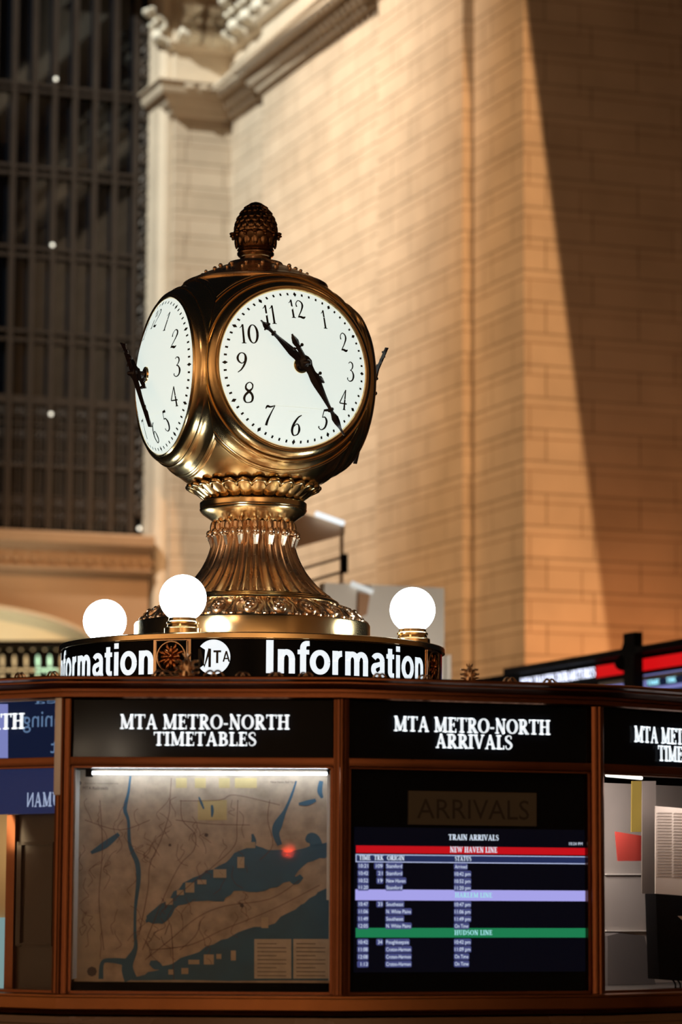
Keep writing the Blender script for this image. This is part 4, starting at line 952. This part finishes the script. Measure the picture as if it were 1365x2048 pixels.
for k, a in enumerate(AL):
    n = Vector((math.sin(R(a)), -math.cos(R(a)), 0)); e = Vector((-n.y, n.x, 0)); o3 = CS+n*DO
    def dp(x, y, h=0): return o3+e*x+up*y+n*(dome(math.hypot(x, y))+h)
    def revolve(bm, prof, seg=128):
        grid(bm, seg, len(prof), lambda i, j: CS+n*prof[j][1]+(e*math.cos(2*PI*i/seg)+up*math.sin(2*PI*i/seg))*prof[j][0], True)
    def sph(q, o=0): return math.sqrt(max(RS*RS-q*q, 0))+o
    bm = bmesh.new(); r0 = DR
    revolve(bm, [(r0-.006, DO-.02), (r0-.005, DO+.004), (r0-.001, DO+.008), (r0+.003, DO+.008), (r0+.005, DO+.004), (r0+.006, DO+.001),
                 (r0+.012, DO+.001), (r0+.022, DO-.006), (r0+.030, DO-.018), (r0+.034, DO-.030), (r0+.035, DO-.036), (r0+.0365, DO-.038), (r0+.038, DO-.035), (r0+.041, DO-.035), (r0+.044, DO-.040), (r0+.0455, DO-.047),
                 (r0+.048, sph(r0+.048, .004)), (r0+.060, sph(r0+.060, .003)), (r0+.070, sph(r0+.070, .003)), (r0+.0715, sph(r0+.0715, .008)), (r0+.074, sph(r0+.074, .009)), (r0+.0765, sph(r0+.0765, .005)), (r0+.078, sph(r0+.078, .007)), (r0+.080, sph(r0+.080, .007)), (r0+.082, sph(r0+.082, -.002))])
    for sgn in (-1, 1):
        aa = R(a+sgn*45); pn_ = Vector((math.cos(aa)*sgn, math.sin(aa)*sgn, 0))
        bmesh.ops.bisect_plane(bm, geom=bm.verts[:]+bm.edges[:]+bm.faces[:], dist=1e-5, plane_co=CS-pn_*.001, plane_no=pn_, clear_outer=True)
    obj('bezel', bm, BRASS, clock, smooth=28)
    bm = bmesh.new(); NR = 12
    ctr = bm.verts.new(dp(0, 0)); rings = [[bm.verts.new(dp(DR*j/NR*math.cos(2*PI*i/64), DR*j/NR*math.sin(2*PI*i/64))) for i in range(64)] for j in range(1, NR+1)]
    for i in range(64):
        q = (i+1) % 64; bm.faces.new((ctr, rings[0][i], rings[0][q]))
        for j in range(NR-1): bm.faces.new((rings[j][i], rings[j+1][i], rings[j+1][q], rings[j][q]))
    dl = obj('dial', bm, DIAL, clock)
    # minute track
    bm = bmesh.new()
    for i in range(60):
        t = 2*PI*i/60; s_, c_ = math.sin(t), math.cos(t); rr = DR*.925
        if i % 5: hw, hl, pts = DR*.012, DR*.017, ((-1, -1), (1, -1), (1, 1), (-1, 1))
        else: hw, hl, pts = DR*.023, DR*.034, ((0, -1), (1, 0), (0, 1), (-1, 0))
        face(bm, [dp(s_*(rr+py*hl)+c_*px_*hw, c_*(rr+py*hl)-s_*px_*hw, .0012) for px_, py in pts])
    obj('minute_track', bm, INK, dl, smooth=0)
    bm = bmesh.new()
    for h in range(1, 13):
        t = 2*PI*h/12; cx, cy = math.sin(t)*DR*.735, math.cos(t)*DR*.725; hh = DR*.245
        q, wd = layout(str(h), NUM, .02); kx = hh*1.0
        put(bm, q, lambda x, y: dp(cx+(x-wd/2)*kx, cy+(y-.5)*hh, .0012))
    obj('numerals', bm, INK, dl, smooth=0, doubles=False)
    # maker's line, too faint to read
    bm = bmesh.new()
    for yy, w2, cnt in ((-.155, .10, 22), (-.172, .04, 9)):
        for j in range(cnt): x = (-w2+2*w2*j/cnt); face(bm, [dp(x, yy*DR/.3, .0012), dp(x+w2/cnt*1.2, yy*DR/.3, .0012), dp(x+w2/cnt*1.2, yy*DR/.3+.0022, .0012), dp(x, yy*DR/.3+.0022, .0012)])
    obj('faint_mark', bm, mat('faint grey', (.5, .5, .45), .5, 0, (.6, .62, .5), .8) if k == 0 else bpy.data.materials['faint grey'], dl, smooth=0)
    # hub and hands
    bm = bmesh.new(); z0 = dome(0)
    def rv(bm, prof, seg=32): grid(bm, seg, len(prof), lambda i, j: o3+n*(z0+prof[j][1])+(e*math.cos(2*PI*i/seg)+up*math.sin(2*PI*i/seg))*prof[j][0], True)
    rv(bm, [(0.001, .004), (.030, .004), (.031, 0), (.026, .001), (.026, .006)][::-1]); obj('hub_ring', bm, BRASS, clock)
    bm = bmesh.new(); rv(bm, [(.022, 0), (.022, .004), (.014, .008), (.012, .012), (.012, .048), (.017, .05), (.017, .056), (.010, .062), (.007, .072), (.001, .076)]); obj('hub', bm, HAND, clock)
    def hand(name, ang, outline, h0, th, balls):
        bm = bmesh.new(); s_, c_ = math.sin(R(ang)), math.cos(R(ang)); pts = smooth_pts(outline, 4) if False else outline
        def hp(l, wv, o): return o3+n*(z0+h0+o)+e*(s_*l+c_*wv*1.3)*DR+up*(c_*l-s_*wv*1.3)*DR
        rows = [[bm.verts.new(hp(l, -w_, 0)), bm.verts.new(hp(l, 0, th)), bm.verts.new(hp(l, w_, 0)), bm.verts.new(hp(l, 0, -th*.6))] for l, w_ in pts]
        for a_, b_ in zip(rows[:-1], rows[1:]):
            for q in range(4): bm.faces.new((a_[q], a_[(q+1) % 4], b_[(q+1) % 4], b_[q]))
        for l, wv, r_ in balls: ball(bm, hp(l, wv, 0), r_*DR, u=10, v=8)
        bmesh.ops.recalc_face_normals(bm, faces=bm.faces); obj(name, bm, HAND, clock)
    hand('minute_hand', 140 if k == 1 else 149.5, [(-.40, .001), (-.36, .022), (-.30, .036), (-.26, .03), (-.235, .022), (-.22, .034), (-.2, .024), (-.1, .026), (-.06, .05), (0, .062), (.06, .045), (.13, .042), (.22, .05), (.3, .046), (.45, .030), (.58, .020), (.62, .018), (.635, .034), (.655, .034), (.67, .018), (.70, .022), (.76, .038), (.82, .032), (.9, .014), (1.0, .002)], .050, .011, [(-.225, .045, .022), (-.225, -.045, .022)])
    hand('hour_hand', 310, [(-.34, .001), (-.29, .03), (-.26, .034), (-.235, .022), (-.22, .036), (-.2, .024), (-.1, .026), (-.06, .05), (0, .062), (.06, .045), (.14, .040), (.22, .044), (.32, .034), (.46, .02), (.52, .018), (.535, .03), (.55, .03), (.565, .016), (.62, .02), (.66, .036), (.7, .026), (.73, .012), (.77, .002)], .031, .010, [(-.225, .046, .022), (-.225, -.046, .022), (.655, .036, .012), (.655, -.036, .012)])
# dome cap, ridges and finial
L('dome_cap', [(141, 580.5), (144, 579), (146, 575.5), (145, 572), (141, 569.5), (136, 568), (122, 561), (105, 553), (88, 546), (76, 541), (72, 538.5), (66, 537), (60, 535), (56, 532), (55, 529), (54, 527.5), (49, 526), (40, 525), (34, 522)], BRASS_D)
bm = bmesh.new()
for k in range(16):
    a = 2*PI*k/16+.2; z = Zc(542.5); r_ = Rc(82, z); ball(bm, CC+Vector((math.sin(a), -math.cos(a), 0))*r_+up*(z+.004), .0085, u=8, v=6)
for k in range(20):
    a = 2*PI*k/20+.1; z = Zc(553); r_ = Rc(106, z); ball(bm, CC+Vector((math.sin(a), -math.cos(a), 0))*r_+up*(z+.002), .0065, u=8, v=6)
obj('studs', bm, BRASS_D, clock)
FB = mat('dark finial bronze', (.24, .14, .075), .27, 1, noise=.4, nscale=20)
fin = L('finial', [(32, 524), (31, 519), (31, 516), (35, 513), (37, 510), (37, 507), (34, 503.5), (37, 501.5), (36, 499), (33, 497.5), (36, 494), (40, 487), (43, 480), (44.5, 474), (45, 471), (47.5, 470), (46, 468), (42.5, 466.5), (42.5, 462), (41.5, 454), (39, 444), (34.5, 433), (28, 422), (20, 413), (11, 407), (4, 404.6), (.1, 404.3)], FB, 72)
ap_ = smooth_pts([(42.5, 464), (41.5, 454), (39, 444), (34.5, 433), (28, 422), (20, 413), (12, 408)], 4)
bm = bmesh.new()
for row in range(6):
    r_, y = ap_[int(1+row*3.6)]; z = Zc(y); rr = Rc(r_, z); nn = 16
    for k in range(nn):
        a = 2*PI*(k+.5*(row % 2))/nn; d = Vector((math.sin(a), -math.cos(a), 0)); e = Vector((-d.y, d.x, 0))
        tl_ = R(14+row*9); up2 = (up*math.cos(tl_)-d*math.sin(tl_)); out = d*math.cos(tl_)+up*math.sin(tl_)
        ball(bm, CC+d*(rr-.003)+up*z, rr*.19, sx=1, sy=.42, sz=1.25, u=8, v=6, rot=Matrix((e, out, up2)).transposed())
obj('acorn_scales', bm, FB, fin)
bm = bmesh.new()
for k in range(14):
    a = 2*PI*k/14; d = Vector((math.sin(a), -math.cos(a), 0)); e = Vector((-d.y, d.x, 0)); z = Zc(484); rt = Matrix((e, d, up)).transposed()
    ball(bm, CC+d*(Rc(39.5, z))+up*z, .015, sx=.95, sy=.5, sz=1.7, u=10, v=8, rot=rt); z = Zc(470); ball(bm, CC+d*Rc(47.5, z)+up*(z-.001), .012, sx=1.2, sy=1, sz=.55, u=8, v=6, rot=rt)
    z = Zc(474); ball(bm, CC+d*Rc(47, z)+up*(z-.004), .006, u=7, v=5)
obj('cup_petals', bm, FB, fin)
# lily ring under the body
NPET = 26; SEG = NPET*12; NV = 16
bm = bmesh.new()
zb, zt = Zc(1005), Zc(978)
def petal(i, j):
    a = 2*PI*i/SEG; ph = (i % 12)/12; b = math.sin(PI*ph)**.5; t = j/(NV-1)
    zmax = zt-(1-b)*.017
    r_ = 96+33*t**1.15+3*math.sin(t*PI); z = zb+(zmax-zb)*t
    rr = Rc(r_, z)*(1-.09*(1-b)*min(1, t*2+.3))
    return CC+Vector((math.sin(a), -math.cos(a), 0))*rr+up*z
grid(bm, SEG, NV, petal, True); lily = obj('lily_ring', bm, BRASS, clock, smooth=80)
bm = bmesh.new()
for k in range(NPET):
    pts, rad = [], []
    for q in range(13):
        ph = q/12; a = 2*PI*(k+ph)/NPET; b = math.sin(PI*ph)**.5; z = zt-(1-b)*.017; rr = Rc(128.5, z)*(1-.09*(1-b))+.002+.004*b
        pts.append(CC+Vector((math.sin(a), -math.cos(a), 0))*rr+up*(z+.003*b)); rad.append(.0035+.0065*b)
    tube(bm, pts, rad, 8)
obj('petal_lip', bm, BRASS, lily, smooth=80)
L('body_seat', [(92, 1000), (110, 985), (121, 976), (126, 968), (100, 960)], BRASS)

# ------------------------------------------------------------------ things behind the booth
# departures board over the ticket windows, parallel to the side wall
DB0 = P(1040, 1352, 24); DB0 = flat(DB0); dbn = nS
def dbp(x, y, o=0): return hit(x, y, DB0+dbn*o, dbn)
zt_ = dbp(1365, 1291).z; 
db = thing('departures_board', 'long departures board with red heading band rising behind the booth at right', 'board', flat(dbp(1250, 1390)))
def dbox(bm, xa, xb, za, zb, o0, o1):
    a, b = flat(dbp(xa, 1340)), flat(dbp(xb, 1340)); q = [a+dbn*o1, b+dbn*o1, b+dbn*o0, a+dbn*o0]; hexa(bm, [p+up*za for p in q]+[p+up*zb for p in q])
zR1, zR0 = dbp(1365, 1306).z, dbp(1365, 1330).z
zS1, zS0 = dbp(1365, 1340).z, dbp(1365, 1375).z
bm = bmesh.new(); dbox(bm, 900, 1480, 0, zt_, -.5, 0); obj('cabinet', bm, SOOT, db, smooth=0)
bm = bmesh.new(); dbox(bm, 1030, 1480, zt_-.02, zt_+.03, -.5, .1); obj('top_ledge', bm, SOOT, db, smooth=0)
bm = bmesh.new(); dbox(bm, 1196, 1480, zR0, zR1, 0, .012); obj('red_band', bm, em('lit red band', (.75, .006, .008), .85), db, smooth=0)
bm = bmesh.new(); A_ = flat(dbp(1044, 1340)); B__ = flat(dbp(1194, 1340)); ll = (B__-A_).length; eb = (B__-A_)/ll
line_text(bm, 'NEW HAVEN DEPARTURES', {**SERIF, 'P': SERIF['R']}, 0, ll, zR0+.01, zR1-zR0-.015, lambda x, y: A_+eb*x+dbn*.012+up*y, -.03)
obj('lettering', bm, em('lit board letters', (.72, .76, .95), 2.6), db, smooth=0)
bm = bmesh.new(); dbox(bm, 1294, 1480, zS0, zS1, 0, .02); 
obj('screen', bm, em('lit board screen', (.006, .012, .04), .8), db, smooth=0)
bm = bmesh.new(); dbox(bm, 1294, 1480, zS1-.03, zS1, 0.02, .024); dbox(bm, 1294, 1480, zS0, zS0+.03, 0.02, .024); dbox(bm, 1294, 1299, zS0, zS1, .02, .024); dbox(bm, 1215, 1267, zS0+.045, zS0+.085, 0, .02)
obj('screen_border', bm, em('lavender border', (.25, .26, .62), .8), db, smooth=0)
bm = bmesh.new(); dbox(bm, 1205, 1480, zR0-.075, zR0-.045, 0, .03); obj('grey_rail', bm, mat('grey rail', (.3, .29, .28), .4, noise=.1), db, smooth=0)
bm = bmesh.new()
for txt, xa, xb in (('TIME', 1301, 1326), ('TRK', 1340, 1359)):
    a, b = flat(dbp(xa, 1340)), flat(dbp(xb, 1340)); l2 = (b-a).length
    line_text(bm, txt, SERIF, 0, l2, zS0+.045, zS1-zS0-.09, lambda x, y: a+eb*x+dbn*.026+up*y, .02)
obj('column_heads', bm, em('cyan heads', (.35, .8, .95), 1.8), db, smooth=0)
pb = dbp(1281, 1330, .2)
bm = bmesh.new(); dbox(bm, 1272, 1294, zR0-.12, zt_+.14, .03, .1); br_ = obj('bracket', bm, SOOT, db, smooth=0)
bm = bmesh.new(); q = [dbp(x, y, .06) for x, y in ((1276, 1290), (1268, 1284), (1258, 1284), (1250, 1292), (1248, 1306), (1247, 1322))]; tube(bm, smooth_pts([tuple(p) for p in q], 4), .018, 8); obj('cable_loop', bm, SOOT, db)
bm = bmesh.new(); q = dbp(1248, 1327, .06); ball(bm, q, .07, sz=.8, u=12, v=8); obj('camera_dome', bm, SOOT, db)

# grey glazed screen and an arm light between the clock and the wall
gy = 24.0
def gpt(x, y, dy=0): 
    p0 = flat(P(770, 1700, gy+dy)); return hit(x, y, p0, nE)
GREY = mat('pale grey board', (.6, .58, .53), .5, noise=.06, nscale=3)
gb = thing('pale_board', 'pale grey upright board standing behind the right globe lamp', 'board', flat(gpt(770, 1350)))
bm = bmesh.new(); zt = gpt(800, 1172).z; a, b = flat(gpt(648, 1300)), flat(gpt(889, 1300)); hexa(bm, [a, b, b+v*.12, a+v*.12]+[p+up*zt for p in (a, b, b+v*.12, a+v*.12)]); obj('board', bm, GREY, gb, smooth=0)
bm = bmesh.new(); q = [gpt(x, y, 0)-v*.01 for x, y in ((713, 1238), (731, 1230), (737, 1190), (715, 1186))]; hexa(bm, q+[p-v*.03 for p in q]); obj('brown_tab', bm, mat('brown tab', (.35, .2, .11), .6), gb, smooth=0)
bm = bmesh.new(); q = [gpt(x, y, 0)-v*.01 for x, y in ((700, 1172), (742, 1188), (744, 1180), (702, 1163))]; hexa(bm, q+[p-v*.03 for p in q]); obj('white_strip', bm, em('lit strip', (.9, .9, .85), .75), gb, smooth=0)
bm = bmesh.new(); a, b = flat(gpt(893, 1300)), flat(gpt(903, 1300)); z2 = gpt(900, 1310).z; hexa(bm, [a, b, b+v*.06, a+v*.06]+[p+up*z2 for p in (a, b, b+v*.06, a+v*.06)]); obj('side_post', bm, GREY, gb, smooth=0)
light('SPOT', 'board_fill', gpt(770, 1480)+nE*1.6, gpt(770, 1250), 85, (1, .9, .78), .1, R(120), .8)  # unseen spot added to brighten the board
al = thing('arm_light', 'bright tube light on a bracketed arm behind the clock neck', 'light', flat(gpt(690, 1350, 1.5)))
def gp2(x, y): return gpt(x, y, 1.5)
bm = bmesh.new(); tube(bm, [gp2(632, 1027), gp2(688, 1047)], .022, 8); obj('tube', bm, em('lit arm tube', (.85, .92, .95), 1.2), al)
bm = bmesh.new(); q = [gp2(x, y) for x, y in ((560, 1105), (694, 1068), (694, 1052), (628, 1030), (560, 1012))]; n_ = len(q)
lo = [bm.verts.new(p+v*.05) for p in q]; hi = [bm.verts.new(p+v*.12) for p in q]; bm.faces.new(lo); bm.faces.new(hi[::-1])
for k in range(n_): bm.faces.new((lo[k], hi[k], hi[(k+1) % n_], lo[(k+1) % n_]))
obj('shade', bm, mat('tan shade', (.8, .6, .42), .6), al, smooth=0)
bm = bmesh.new(); tube(bm, [gp2(560, 1151), gp2(692, 1113)], .012, 6); tube(bm, [gp2(560, 1180), gp2(692, 1141)], .012, 6); obj('arm', bm, mat('dark arm', (.09, .05, .03), .5), al)
bm = bmesh.new(); c1 = gp2(689, 1146); c2 = gp2(689, 1108); hexa(bm, [c1-u*.022-v*.03, c1+u*.022-v*.03, c1+u*.022+v*.03, c1-u*.022+v*.03]+[p+up*(c2.z-c1.z) for p in (c1-u*.022-v*.03, c1+u*.022-v*.03, c1+u*.022+v*.03, c1-u*.022+v*.03)]); obj('bracket', bm, SOOT, al, smooth=0)
bm = bmesh.new(); p = gp2(689, 1146)+v*.06; q = gp2(689, 1050)+v*.06; tube(bm, [flat(p), q], .016, 8); obj('mast', bm, mat('tan mast', (.45, .33, .22), .6), al)

# little bulbs on the window bars
for x, y, lab in ((112, 158, 'small lit bulb on the highest visible transom of the tall window'), (105, 490, 'small lit bulb on the window transom level with the acorn finial'), (102, 828, 'small lit bulb above the grille of the tall window'), (279, 1057, 'small lit bulb at the right end of the window sill')):
    p = hit(x, y, WP+nE*.14, nE); b_ = thing('bulb', lab, 'bulb', p); bm = bmesh.new(); ball(bm, p, .03, u=12, v=8); obj('glass', bm, bpy.data.materials.get('lit bulb') or mat('lit bulb', (.9, .9, .8), .4, 0, (1, .95, .8), 1.6), b_)
    bm = bmesh.new(); tube(bm, [p, p-nE*.13], .012, 6); obj('socket', bm, SOOT, b_)
# far lamps behind the camera, mirrored in the glossy sign face and the map glass
for x, y, pn, o_, c_, r_, e_ in ((240, 1502, pT, -.012, (1, .8, .6), .07, 90), (166, 1501, pT, -.012, (1, .78, .55), .07, 60), (577, 1702, pT, -.022, (1, .06, .02), .06, 40)):
    p = pn.at(x, y, o_); d = (p-EYE).normalized(); d = d-pn.n*2*d.dot(pn.n); light('POINT', 'distant_lamp', p+d*30, None, e_, c_, r_)
